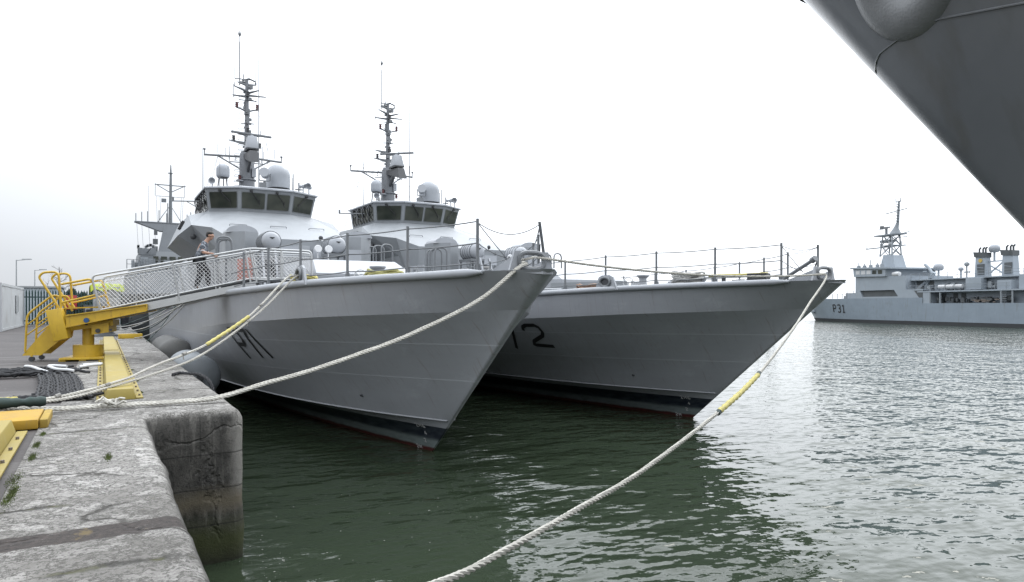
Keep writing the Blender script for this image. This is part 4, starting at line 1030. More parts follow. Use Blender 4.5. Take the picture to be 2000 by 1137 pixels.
# ------------------------------------------------------------------ offshore patrol vessel P31 across the dock (local: x aft, y away from the camera, z up)
def ship31():
    t = thing('offshore_patrol_vessel', 'pale grey patrol vessel numbered P31 lying across the dock', 'naval ship', (136.5, 96.65, 0), atan2(-.951, -.309))
    BM = 11.0
    def near_y(s, z):
        st = -5.5 - .85 * z; tt = max(s - st, 0); return 5.5 * exp(-tt / lin(z, [0, 5], [8.0, 5.5]))
    fhm = hull_mat('far_hull_paint', (.205, .245, .285), (), False)
    m, tt, b = new_mat('boot_top'); 
    mb = MB(); ss = [0, .02, .1, .4, .8, 1.3, 2, 3, 4.2, 6, 8, 11, 15, 20, 28, 36.5]
    ztop = lambda s: lin(s, [-4, 8, 14, 31], [5.3, 4.95, 4.9, 4.9])
    for side in (0, 1):
        rows = []
        for k in range(11):
            row = []
            for q in ss:
                z = -.5 + 5.5 * k / 10; 
                if k == 10: z = ztop(q)
                s = q - 5.5 - .85 * z * (36.5 - q) / 36.5
                y = near_y(s, z); row.append((s, y if side == 0 else BM - y, z))
            rows.append(row)
        mb.grid(rows)
    mb.prism([(31, .02, -.5), (31, .02, 3.87), (78, .02, 3.87), (78, .02, -.5)], (0, BM - .04, 0))
    mb.build('hull', fhm, t, smooth=20)
    bt = MB()
    for side in (0, 1):
        sg = -1 if side == 0 else 1
        bt.grid([[(s, (near_y(s, z) if side == 0 else BM - near_y(s, z)) + sg * .05, z) for s in [-5.55 - .85 * z * (36.6 - q) / 36.6 + q for q in (0, .1, .4, .9, 1.6, 2.6, 4, 6, 9, 13, 18, 25, 36.6)]] for z in (-.3, .25, .62)])
    bt.prism([(31, -.03, -.4), (31, -.03, .62), (78.05, -.03, .62), (78.05, -.03, -.4)], (0, BM + .06, 0)); bt.build('boot_top', paint('boot_black', (.035, .038, .042), .6, .2, 2), t)
    # forward superstructure, flush with the side
    up = MB(); PB = lambda poly, y0, d: up.prism([(s, y0, z) for s, z in poly], (0, d, 0))
    PB([(10.3, 4.85), (10.3, 5.9), (14.0, 5.95), (14.0, 4.85)], 1.2, BM - 2.4)
    PB([(14.0, 6.45), (14.0, 9.35), (27.0, 9.05), (27.0, 6.45)], .12, BM - .24)
    PB([(14.0, 4.85), (14.0, 5.2), (31, 5.2), (31, 4.85)], .10, BM - .2)
    PB([(25.2, 5.2), (24.2, 6.45), (29.0, 6.45), (31, 5.2)], .11, BM - .22)
    PB([(14.0, 5.2), (14.0, 6.45), (15.2, 6.45), (15.8, 5.2)], .11, BM - .22)
    PB([(31.0, 3.87), (31, 6.0), (32.4, 6.0), (32.4, 3.87)], .10, BM - .2)
    PB([(28.6, 6.2), (28.6, 6.45), (31.0, 6.45), (31, 6.2)], .10, BM - .2)
    up.build('superstructure', FARLT, t, smooth=0)
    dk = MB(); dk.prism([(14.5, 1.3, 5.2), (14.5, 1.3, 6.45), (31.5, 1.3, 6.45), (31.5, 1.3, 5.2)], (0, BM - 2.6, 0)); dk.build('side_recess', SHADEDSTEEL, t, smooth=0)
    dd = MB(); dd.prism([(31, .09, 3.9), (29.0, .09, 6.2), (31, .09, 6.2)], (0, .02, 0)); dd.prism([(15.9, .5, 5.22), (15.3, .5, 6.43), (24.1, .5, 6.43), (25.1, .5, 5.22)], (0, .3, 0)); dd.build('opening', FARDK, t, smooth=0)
    # bridge
    br = MB(); br.prism([(14.0, -.3, 9.3), (13.8, -.3, 11.0), (22.5, -.3, 10.7), (22.5, -.3, 9.1)], (0, BM + .6, 0)); bo = br.build('bridge', FARLT, t, smooth=0)
    rf = MB(); rf.prism([(13.3, -.6, 10.95), (13.3, -.6, 11.25), (24, -.6, 10.8), (24, -.6, 10.5)], (0, BM + 1.2, 0)); rf.build('bridge_roof', FARLT, bo, smooth=0)
    for k, s in enumerate((14.6, 16.1, 17.6, 19.1, 20.6)):
        w = MB(); z = 9.75 - .03 * k; w.prism([(s, -.33, z), (s, -.33, z + .75), (s + 1.1, -.33, z + .72), (s + 1.1, -.33, z - .02)], (0, .05, 0)); w.build('window', GLASS if k > 2 else WHITE, bo, smooth=0)
    mm = MB(); mm.hexa([(15.6, 4.0, 9.0), (20.6, 4.0, 9.0), (20.6, 7.0, 9.0), (15.6, 7.0, 9.0)], [(16.8, 4.3, 13.7), (19.4, 4.3, 13.5), (19.4, 6.6, 13.5), (16.8, 6.6, 13.7)]); mb_ = mm.build('mast_house', FARLT, t, smooth=0)
    # lattice mast
    la = MB(); feet = [(15.8, 4.4), (19.0, 4.4), (19.0, 6.6), (15.8, 6.6)]; tops = [(16.4, 4.6), (18.8, 4.6), (18.8, 6.4), (16.4, 6.4)]
    lv = []; NL = 3
    for k in range(NL):
        u = k / (NL - 1); lv.append([Vector((feet[i][0] + (tops[i][0] - feet[i][0]) * u, feet[i][1] + (tops[i][1] - feet[i][1]) * u, 13.4 + 4.3 * u)) for i in range(4)])
    for k in range(NL - 1):
        for i in range(4):
            j = (i + 1) % 4; la.tube([lv[k][i], lv[k + 1][i]], .15, 5); la.tube([lv[k][i], lv[k + 1][j]], .10, 4); la.tube([lv[k][j], lv[k + 1][i]], .10, 4); la.tube([lv[k + 1][i], lv[k + 1][j]], .10, 4)
    la.box((16.0, 5.5, 15.35), (10.5, .4, .2)); la.box((17.3, 5.5, 17.7), (6.2, 2.4, .25)); la.tube([(20.2, 5.5, 17.7), (22.2, 5.5, 17.9)], .10, 5); la.tube([(18.7, 5.5, 17.0), (21.7, 5.5, 17.0)], .08, 5); la.box((16.6, 5.5, 16.5), (2.6, 1.5, .5))
    for s in (10.9, 14.7, 20.2): la.tube([(s, 5.5, 15.3), (s, 5.5, 16.2)], .08, 5)
    lao = la.build('lattice_mast', SHADEDSTEEL, mb_)
    pm = MB(); pm.tube([(18.70, 5.5, 17.8), (18.90, 5.5, 19.0), (19.30, 5.5, 20), (19.60, 5.5, 24.2)], [1.1, .45, .28, .2], 10)
    pm.box((18.90, 5.5, 22.3), (5.4, .25, .14), M=Matrix.Rotation(radians(-4), 3, 'Y')); pm.box((19.10, 5.5, 23.2), (2.6, .12, .1)); pm.tube([(18.80, 5.5, 24.1), (20.10, 5.5, 24.2)], .12, 5); pm.tube([(18.80, 5.5, 24.0), (18.80, 5.5, 24.9)], .09, 5); pm.tube([(20.00, 5.5, 24.0), (20.00, 5.5, 24.8)], .09, 5)
    for k in range(7): pm.box((19.45, 5.2, 20.3 + k * .55), (.7, .3, .1))
    pm.build('pole_mast', SHADEDSTEEL, mb_)
    ra = MB(); ra.tube([(16.30, 5.5, 17.8), (16.30, 5.5, 19.2)], .25, 8); ra.box((15.10, 5.5, 19.4), (.7, .5, .7)); ra.box((16.30, 5.5, 19.3), (1.6, .3, .3))
    pts = [(15.9 + 2.9 * cos(2 * pi * k / 20), 5.0, 19.6 + .62 * sin(2 * pi * k / 20)) for k in range(20)]
    ra.tube(pts, .05, 4, closed=True)
    for k in range(-4, 5): 
        x = 15.9 + k * .6; h = .62 * sqrt(max(0, 1 - (k * .6 / 2.9) ** 2)); ra.tube([(x, 5.0, 19.6 - h), (x, 5.0, 19.6 + h)], .025, 4)
    ra.build('search_radar', STEEL, mb_)
    # open waist: long upper deck over a shaded passage, then house level
    wa = MB(); wa.box((43.5, BM / 2, 5.95), (27.5, BM - .1, .22)); wa.box((37, BM / 2, 8.15), (21.5, BM - 2.2, .18)); wa.build('waist_deck', FARLT, t, smooth=0)
    bk = MB(); bk.box((43, BM / 2, 4.9), (23, BM - 4.6, 2.0)); bk.box((37.0, BM / 2, 7.1), (20, BM - 4.4, 1.95)); bk.build('waist_house', FARLT, t, smooth=0)
    bx = MB(); bx.box((40.8, 1.2, 7.1), (2.9, 1.2, 1.9)); bx.box((46.2, 2, 6.8), (2.4, 2.5, 1.5)); bx.box((49.5, 2.2, 7.2), (2.2, 2.2, 2.3)); bx.build('deck_box', FARLT, t, smooth=0)
    po = MB()
    for s in (32.5, 34.6, 46.2, 48.1, 53): po.box((s, .22, 4.9), (.22, .2, 2.1))
    for s in (27.5, 29.5, 31.5, 33.5, 35.5, 37.5, 39.5, 45, 47): po.box((s, .3, 6.6), (.06, .06, 1.1))
    for z in (6.6, 7.1): po.box((37.5, .3, z), (20, .05, .05))
    for s in range(27, 50, 2): po.box((s, 1.3, 8.75), (.06, .06, 1.1))
    po.box((38, 1.3, 9.25), (22, .05, .05)); po.box((38, 1.3, 8.8), (22, .05, .05)); 
    for k in range(5): po.box((46.2 + .25, .25, 4.2 + k * .35), (1.2, .08, .06))
    po.build('railing', SHADEDSTEEL, t)
    for s in (34.4, 36.1, 37.8): MB().lathe([(.05, -.75), (.36, -.7), (.42, 0), (.36, .7), (.05, .75)], (s, .9, 6.75), 12, Matrix.Rotation(pi / 2, 3, 'Y')).build('life_raft', WHITE, t, smooth=50)
    for s in (17.8, 24.5): MB().lathe([(.05, -.85), (.4, -.75), (.46, 0), (.4, .75), (.05, .85)], (s, .4, 8.95 + .5), 12, Matrix.Rotation(pi / 2, 3, 'Y')).build('life_raft', WHITE, t, smooth=50)
    jk = MB(); R = random.Random(3)
    for k in range(46): s = R.uniform(32.6, 47); jk.box((s, R.uniform(.9, 1.9), 4.2 + R.random() * .5), (R.uniform(.2, .8), .4, R.uniform(.2, .8)))
    jk.build('deck_stores', FARDK, t, smooth=0)
    jr = MB()
    for k in range(12): jr.box((R.uniform(41, 45.5), .8, 4.05 + R.random() * .5), (R.uniform(.3, 1.2), .3, .15))
    jr.build('fire_hose', RUSTY, t, smooth=0)
    jd = MB()
    for k in range(30): s = R.uniform(27.5, 46); jd.box((s, R.uniform(1.5, 2.2), 6.3 + R.random() * .7), (R.uniform(.2, .9), .4, R.uniform(.3, 1.2)))
    jd.build('deck_gear', SHADEDSTEEL, t, smooth=0)
    dk2 = MB()
    for s in (28.2, 30.6): dk2.box((s, 2.4, 7.2), (1.5, .4, 1.6))
    for s in (44.3, 46.3): dk2.box((s, 2.45, 7.1), (.9, .3, 1.7))
    for s in (33.4, 35.8, 37.4): dk2.box((s, 2.28, 4.8), (.9, .1, 1.6))
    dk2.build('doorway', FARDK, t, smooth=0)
    # funnels
    for i, s0 in enumerate((37.9, 42.9)):
        f = MB(); f.hexa([(s0, 4, 8.2), (s0 + 2.1, 4, 8.2), (s0 + 2.1, 5.3, 8.2), (s0, 5.3, 8.2)], [(s0 + .1, 4.1, 12.0), (s0 + 1.9, 4.1, 11.85), (s0 + 1.9, 5.2, 11.85), (s0 + .1, 5.2, 12.0)]); fo = f.build('funnel', FARLT, t, smooth=0)
        c = MB(); c.hexa([(s0 - .05, 3.95, 11.75), (s0 + 2.0, 3.95, 11.6), (s0 + 2.0, 5.35, 11.6), (s0 - .05, 5.35, 11.75)], [(s0 - .2, 3.9, 12.65), (s0 + 1.95, 3.9, 12.45), (s0 + 1.95, 5.4, 12.45), (s0 - .2, 5.4, 12.65)])
        for dx in (.3, 1.0, 1.5): c.tube([(s0 + dx, 4.7, 12.4), (s0 + dx, 4.7, 13.1), (s0 + dx + .3, 4.7, 13.4)], .15, 6)
        c.build('funnel_cap', FARDK, fo)
        if i == 0: MB().cyl((s0 + 1.1, 3.95, 11.1), (s0 + 1.1, 4.1, 11.1), .33, n=20).build('emblem', paint('emblem_yellow', (.6, .42, .10), .6, .2, 8), fo); 
        o = MB(); o.box((s0 + 1.2, 4.02, 9.6), (1.3, .2, 1.8)); o.build('louvre', FARDK, fo, smooth=0); l = MB(); l.box((s0 + 1.2, 3.9, 9.9), (1.2, .05, .08), M=Matrix.Rotation(radians(8), 3, 'Y')); l.box((s0 + 1.2, 3.9, 8.9), (1.8, .06, .06)); l.box((s0 + 1.2, 3.9, 8.5), (1.8, .06, .06)); l.build('louvre_bar', FARLT, fo)
    x = MB(); x.beam((40.2, 4.8, 9.0), (42.9, 4.8, 11), .2, .2); x.beam((40.2, 4.8, 10.2), (42.9, 4.8, 8.6), .2, .2); x.box((41.4, 4.8, 10.9), (3, .3, .2)); x.build('funnel_stay', FARLT, t)
    # radomes and crane
    for (s, y, z, r, h0) in ((30.0, 4.5, 10.5, .85, 8.2), (40.3, 5.5, 13.1, .85, 11), (35.2, 4.0, 9.9, .42, 8.2)):
        m_ = MB(); m_.lathe([(r * .6, z - r * .75), (r * .95, z - r * .5), (r, z)] + [(r * cos(q), z + r * .9 * sin(q)) for q in [pi / 2 * k / 8 for k in range(1, 9)]], (s, y, 0), 20); ro = m_.build('radome', RADOME, t, smooth=50); MB().tube([(s, y, h0), (s, y, z - r * .7)], .16, 8).build('pedestal', FARLT, ro)
    cr = MB(); cr.tube([(29.30, 2.2, 6.1), (30.30, 2.2, 8.4), (31.40, 2.2, 9.4)], .3, 8); cr.tube([(31.30, 2.2, 8.8), (30.10, 2.2, 10.4), (29.30, 2.2, 11.0)], .26, 8); cr.tube([(29.30, 2.2, 10.9), (29.30, 2.2, 9.9)], .05, 5); cr.box((29.30, 2.2, 9.7), (.7, .2, .2)); cr.tube([(27.70, 2.0, 6.5), (30.10, 2.0, 8.0)], .25, 6); cr.box((31.10, 2.2, 8.6), (1.2, .8, .4)); cr.build('deck_crane', FARLT, t)
    cr = MB(); cr.tube([(37.30, 3.0, 8.2), (37.30, 3.0, 10.6)], .12, 6); cr.tube([(37.30, 3, 10.6), (37.30, 3, 9.3)], .06, 5); cr.ball((37.30, 3, 10.6), .4, 8); cr.box((37.40, 3, 9.2), (1.0, .3, .18)); cr.build('davit', SHADEDSTEEL, t)
    rs = MB()
    for s, h in ((13.9, 1.2), (15.5, 1.0), (17.2, 1.6), (19, .9), (20.2, 1.3)): rs.tube([(s, 1, 11), (s, 1, 11 + h)], .10, 6); rs.box((s, 1, 11.3), (.5, .5, .6))
    for s in (11, 12, 9, 7.5, 6, 4.5): rs.tube([(s, 2.2, 5), (s, 2.2, 6.6 if s > 8 else 6.0)], .07, 5)
    rs.box((9.2, 4, 5.5), (2.0, 3, 1.2)); rs.box((6.5, 5, 5.2), (1.5, 2, .7)); rs.box((8.5, 2.2, 5.9), (7, .05, .05)); rs.build('forecastle_fittings', SHADEDSTEEL, t)
    w = MB()
    for (s, z0, z1) in ((36, 8, 20), (49.5, 10, 20), (29, 8, 13)): w.tube([(s, 5, z0), (s, 5, z1)], .03, 4)
    w.build('whip_aerial', WHITE, t)
    # number on the bow
    dg = {'P': [[(0, 0), (0, 1)], [(0, 1), (.45, 1), (.62, .85), (.62, .65), (.45, .5), (0, .5)]], '3': [[(0, .95), (.2, 1), (.45, 1), (.6, .85), (.6, .65), (.3, .52), (.6, .4), (.6, .15), (.45, 0), (.2, 0), (0, .08)]], '1': [[(0, .8), (.25, 1), (.25, 0)], [(0, 0), (.5, 0)]]}
    nm = MB(); s0 = NUM31[0]
    for ch in 'P31':
        for st in dg[ch]:
            l, r = [], []
            pts = []
            for a, b2 in zip(st, st[1:]):
                for i in range(4): pts.append((a[0] + (b2[0] - a[0]) * i / 4, a[1] + (b2[1] - a[1]) * i / 4))
            pts.append(st[-1])
            for i, p in enumerate(pts):
                a = pts[max(i - 1, 0)]; b2 = pts[min(i + 1, len(pts) - 1)]; d = Vector((b2[0] - a[0], b2[1] - a[1])).normalized()
                for sg, q in ((1, l), (-1, r)):
                    s = s0 + (p[0] - d.y * .09 * sg) * NUM31[1]; z = NUM31[2] + (p[1] + d.x * .09 * sg) * 1.55
                    q.append((s, near_y(s, z) - .04, z))
            nm.grid([l, r])
        s0 += NUM31[1] * 1.05
    nm.build('hull_number', NUM, t, smooth=0)
    an = MB(); an.ball((-2.2, near_y(-2.2, 2.3) + .1, 2.2), .55, 10); an.build('anchor_pocket', FARLT, t); a2 = MB(); a2.box((-2.7, near_y(-2.7, 3) - .05, 3.0), (1.4, .3, .35)); a2.build('anchor', FARDK, t)
NUM31 = (6.8, 1.45, 2.05)
ship31()
# mooring dolphins and jetty ahead of that ship
def jetty():
    t = thing('timber_jetty', 'dark timber jetty piles just off the bow of the ship numbered P31', 'jetty', (146, 118, 0))
    mb = MB(); R = random.Random(8)
    for k in range(14): mb.cyl((-4 + k * .75, R.uniform(-2, 2), -1), (-4 + k * .75, R.uniform(-2, 2), R.uniform(.8, 1.9)), .22, n=7)
    mb.build('piles', FARDK, t); MB().box((.5, 0, .9), (11, 1.2, .35)).build('walkway', RUSTY, t)
jetty()

# ------------------------------------------------------------------ ship berthed astern, bows on beyond the gangway
AFTGREY = paint('berthed_ship_grey', (.19, .205, .22), .55, .1, 1, dirt=.25, dirtcol=(.13, .12, .11))
def aft_ship():
    t = thing('berthed_ship', 'distant grey ship berthed astern, its wide mast platform and pole mast above the gangway', 'naval ship', (6.9, 74, 0), 0)
    h = MB(); ts = [0, .05, .2, .6, 1.2, 2, 3, 4.5, 7, 10, 14, 20, 40]
    for s in (-1, 1): h.grid([[(s * (5.2 * (1 - exp(-q / (9 - z))) + .05), q - .7 * z, z) for q in ts] for z in (-.5, 0, 1, 2, 3, 4, 4.6)])
    h.grid([[(-5.2 * (1 - exp(-q / 4.4)), q - 3.2, 4.55) for q in ts], [(5.2 * (1 - exp(-q / 4.4)), q - 3.2, 4.55) for q in ts]]); h.build('hull', FARDK, t, smooth=40)
    d = MB(); d.prism([(-4.6, 9, 4.5), (4.6, 9, 4.5), (4.3, 9.8, 7.4), (-4.3, 9.8, 7.4)], (0, 22, 0)); d.prism([(-3.6, 12, 7.4), (3.6, 12, 7.4), (3.2, 13, 9.6), (-3.2, 13, 9.6)], (0, 10, 0)); d.build('deckhouse', AFTGREY, t, smooth=0)
    w = MB(); 
    for k in range(7): w.box((-2.6 + k * .87, 12.45, 8.7), (.62, .3, .6))
    w.build('window', GLASS, t, smooth=0)
    m = MB(); m.hexa([(-1.35, 15.2, 9.4), (1.3, 15.2, 9.4), (1.2, 17.5, 9.4), (-1.2, 17.5, 9.4)], [(-.62, 15.9, 12.8), (.62, 15.9, 12.8), (.6, 17, 12.8), (-.6, 17, 12.8)])
    m.hexa([(-1.0, 15.8, 12.2), (1.0, 15.8, 12.2), (1.0, 17.1, 12.2), (-1.0, 17.1, 12.2)], [(-3.6, 16.0, 13.15), (3.2, 16.0, 13.15), (3.2, 17, 13.15), (-3.6, 17, 13.15)])
    m.box((-.2, 16.5, 13.2), (6.9, 1.1, .12)); m.tube([(.1, 16.5, 13), (.15, 16.5, 19.0), (.15, 16.5, 20.2)], [.22, .13, .05], 8); m.box((.1, 16.5, 17.75), (3.3, .12, .10)); m.box((.1, 16.5, 16.4), (3.0, .05, .05)); m.tube([(.1, 16.5, 16.9), (-1.3, 16.5, 17.7)], .05, 5); m.tube([(.1, 16.5, 16.9), (1.5, 16.5, 17.7)], .05, 5); m.box((.1, 16.5, 19.2), (.5, .4, .06))
    for x in (-1.5, 1.6): m.tube([(x, 16.5, 16.4), (x, 16.5, 17.9)], .03, 4)
    for x, hh in ((-3.5, 1), (-2.9, 1.2), (-2.3, 1.3), (1.9, 1.2), (2.3, 1.5), (-.3, 1.2), (-.2, 2.4), (-1.1, 1.5)): m.tube([(x, 16.4, 13.2), (x, 16.4, 13.2 + hh)], .05, 5)
    m.tube([(-1.3, 16.5, 13.2), (.1, 16.5, 15.4), (1.4, 16.5, 13.2)], .05, 5); m.box((-.6, 16.4, 15.9), (.5, .4, .4)); mo = m.build('mast', AFTGREY, t)
    wr = MB(); R = random.Random(5)
    for x in (-3.4, -2.9, -2.2, -1.6): wr.tube([(x, 16.5, 13.1), (x + .2, 14, 7.2)], .015, 4)
    for x in (-1.4, -1.0, 1.3, 1.5): wr.tube([(x, 16.5, 16.4), (x * .9, 16.5, 13.2)], .015, 4)
    wr.tube([(-2.2, 16.5, 13.2), (-2.2, 16.5, 17.5)], .015, 4); wr.build('halyard', WIRE, mo)
    e = MB()
    for (x, y, z, a, b_) in ((-1.55, 15.6, 9.9, .5, .9), (-1.5, 15.6, 12.0, .35, .6), (-1.55, 15.4, 10.9, .5, .6), (1.5, 15.6, 11.5, .3, .8), (1.35, 15.5, 10.2, .4, .5)): e.box((x, y, z), (a, a, b_))
    e.build('mast_fitting', FARDK, mo, smooth=0)
    g = MB(); g.box((-2.6, 11.6, 8.5), (1.2, 1.2, 1.1)); g.box((-2.6, 11.4, 9.4), (1.7, .9, .7)); g.box((-1.9, 11.4, 9.6), (.4, .6, .7)); g.box((-3.3, 11.4, 9.5), (.45, .6, .6)); g.cyl((-2.6, 11, 9.3), (-2.4, 8.5, 9.6), .07, n=8)
    for k in range(9): g.box((-2.7 + R.uniform(-.8, .8), 11.2, 9.8 + R.random() * .35), (.22, .3, .3))
    g.build('gun_mount', AFTGREY, t, smooth=0)
    rd = MB(); rd.lathe([(.6, 8.9), (.8, 9.15), (.82, 9.8)] + [(.82 * cos(q), 9.85 + .8 * sin(q)) for q in [pi / 2 * k / 8 for k in range(9)]], (2.1, 13.2, 0), 22); ro = rd.build('radome', RADOME, t, smooth=50); MB().tube([(2.1, 13.2, 7), (2.1, 13.2, 9)], .25, 8).build('pedestal', FARLT, ro)
    r = MB()
    for k in range(16): r.tube([(-4.6 + k * .6, 9.6, 7.4), (-4.6 + k * .6, 9.6, 8.4)], .04, 4)
    r.box((0, 9.6, 8.4), (9.2, .05, .05)); r.box((0, 9.6, 7.9), (9.2, .05, .05)); r.build('railing', STEEL, t)
    c = MB(); 
    for k in range(26): c.box((R.uniform(-4, 3.5), R.uniform(10, 11.8), 7.6 + R.random() * .7), (R.uniform(.15, .7), .4, R.uniform(.3, 1.3)))
    c.build('deck_gear', SHADEDSTEEL, t, smooth=0)
    y = MB()
    for k in range(3): y.box((3.35 + .25 * k, 13.2, 8.7 + .3 * k), (.35, .4, .5))
    y.build('crate', RIBM, t, smooth=0)
aft_ship()
# ------------------------------------------------------------------ gangway and its yellow stand (local: x towards the ship, y away from the camera, z up)
GX = Vector((-.2, 20.35)); GA = atan2(-.246, .969)
def gz(s): return 3.33 + .236 * (s - .16) if s < 3.77 else 4.18 + .0 * (s - 3.77)
def tz(s): return 4.22 + .209 * (s - .05) if s < 3.77 else 4.99 - .02 * (s - 3.77)
WID = .95
def gangway():
    t = thing('gangway', 'white aluminium gangway with netted sides sloping up onto the near ship', 'gangway', (GX.x, GX.y, 0), GA)
    d = MB(); d.prism([(-.3, .04, gz(-.3) - .06), (3.77, .04, gz(3.76) - .06), (3.77, .04, gz(3.76) - .02), (-.3, .04, gz(-.3) - .02)], (0, WID - .08, 0)); d.prism([(3.77, .04, 4.10), (5.3, .04, 4.10), (5.3, .04, 4.14), (3.77, .04, 4.14)], (0, WID - .08, 0)); d.build('walkway', DECK, t, smooth=0)
    for y in (0, WID):
        g = MB(); g.prism([(.1, y - .02, gz(.1) - .27), (3.5, y - .02, gz(3.5) - .27), (3.9, y - .02, 3.93), (3.9, y - .02, 4.11), (.1, y - .02, gz(.1) - .05)], (0, .04, 0))
        g.prism([(.1, y - .03, gz(.1) - .27), (3.5, y - .03, gz(3.5) - .27), (3.5, y - .03, gz(3.5) - .25), (.1, y - .03, gz(.1) - .25)], (0, .06, 0)); gi = g.build('girder', ALU, t, smooth=0)
        st = MB()
        for s in (.9, 1.95, 3.0): st.box((s, y - .025, gz(s) - .16), (.05, .012, .2))
        st.build('stiffener', ALU, gi)
        r = MB(); top = arc([(.18, y, gz(.18) - .05), (-.02, y, 4.20), (3.77, y, 4.99), (5.34, y, 4.95), (5.36, y, 4.15)], .12, 6); r.tube(top, .026, 8)
        ro = r.build('handrail', ALU, t)
        r = MB(); r.tube([(.06, y, tz(.06) - .13), (3.77, y, 4.86), (5.33, y, 4.83)], .014, 6); r.tube([(.18, y, gz(.18)), (3.77, y, gz(3.76)), (5.33, y, 4.2)], .022, 6); r.build('lower_rail', ALU, ro)
        p = None
        for a, b in (((1.84, y, tz(1.84)), (2.02, y, gz(2.02) - .2)), ((3.62, y, tz(3.62)), (3.76, y, gz(3.76) - .1)), ((3.74, y, tz(3.74)), (3.92, y, 4.06)), ((4.55, y, 4.95), (4.55, y, 4.12))): MB().tube([a, b], .026, 8).build('rail_post', ALU, ro)
        for s in (.95, 2.85): MB().tube([(s, y, tz(s) - .13), (s + .05, y, gz(s) - .1)], .014, 6).build('rail_post', ALU, ro)
        # diamond netting
        n = MB(); sp = .105
        def clip(c, sgn):
            # line z = c + sgn*k*s inside the panel
            pts = []; s = .12
            while s <= 5.3:
                z = c + sgn * 1.05 * s; lo = gz(min(s, 5.3)); hi = tz(s) - .13
                if lo <= z <= hi: pts.append((s, y + .004 * sgn, z))
                s += .02
            return pts
        c = -3.0
        while c < 12:
            for sg in (1, -1):
                q = clip(c, sg)
                if len(q) > 2: n.tube([q[0], q[-1]], .0062, 3, cap=False)
            c += sp
        n.build('netting', NETM, t, smooth=60)
    MB().prism([(3.35, WID - .06, 4.05), (3.75, WID - .06, 4.12), (3.75, WID - .06, 4.82), (3.35, WID - .06, 4.74)], (0, .01, 0)).build('banner', paint('banner_pink', (.55, .24, .20), .7, .1, 4), t)
    return t
GANG = gangway()

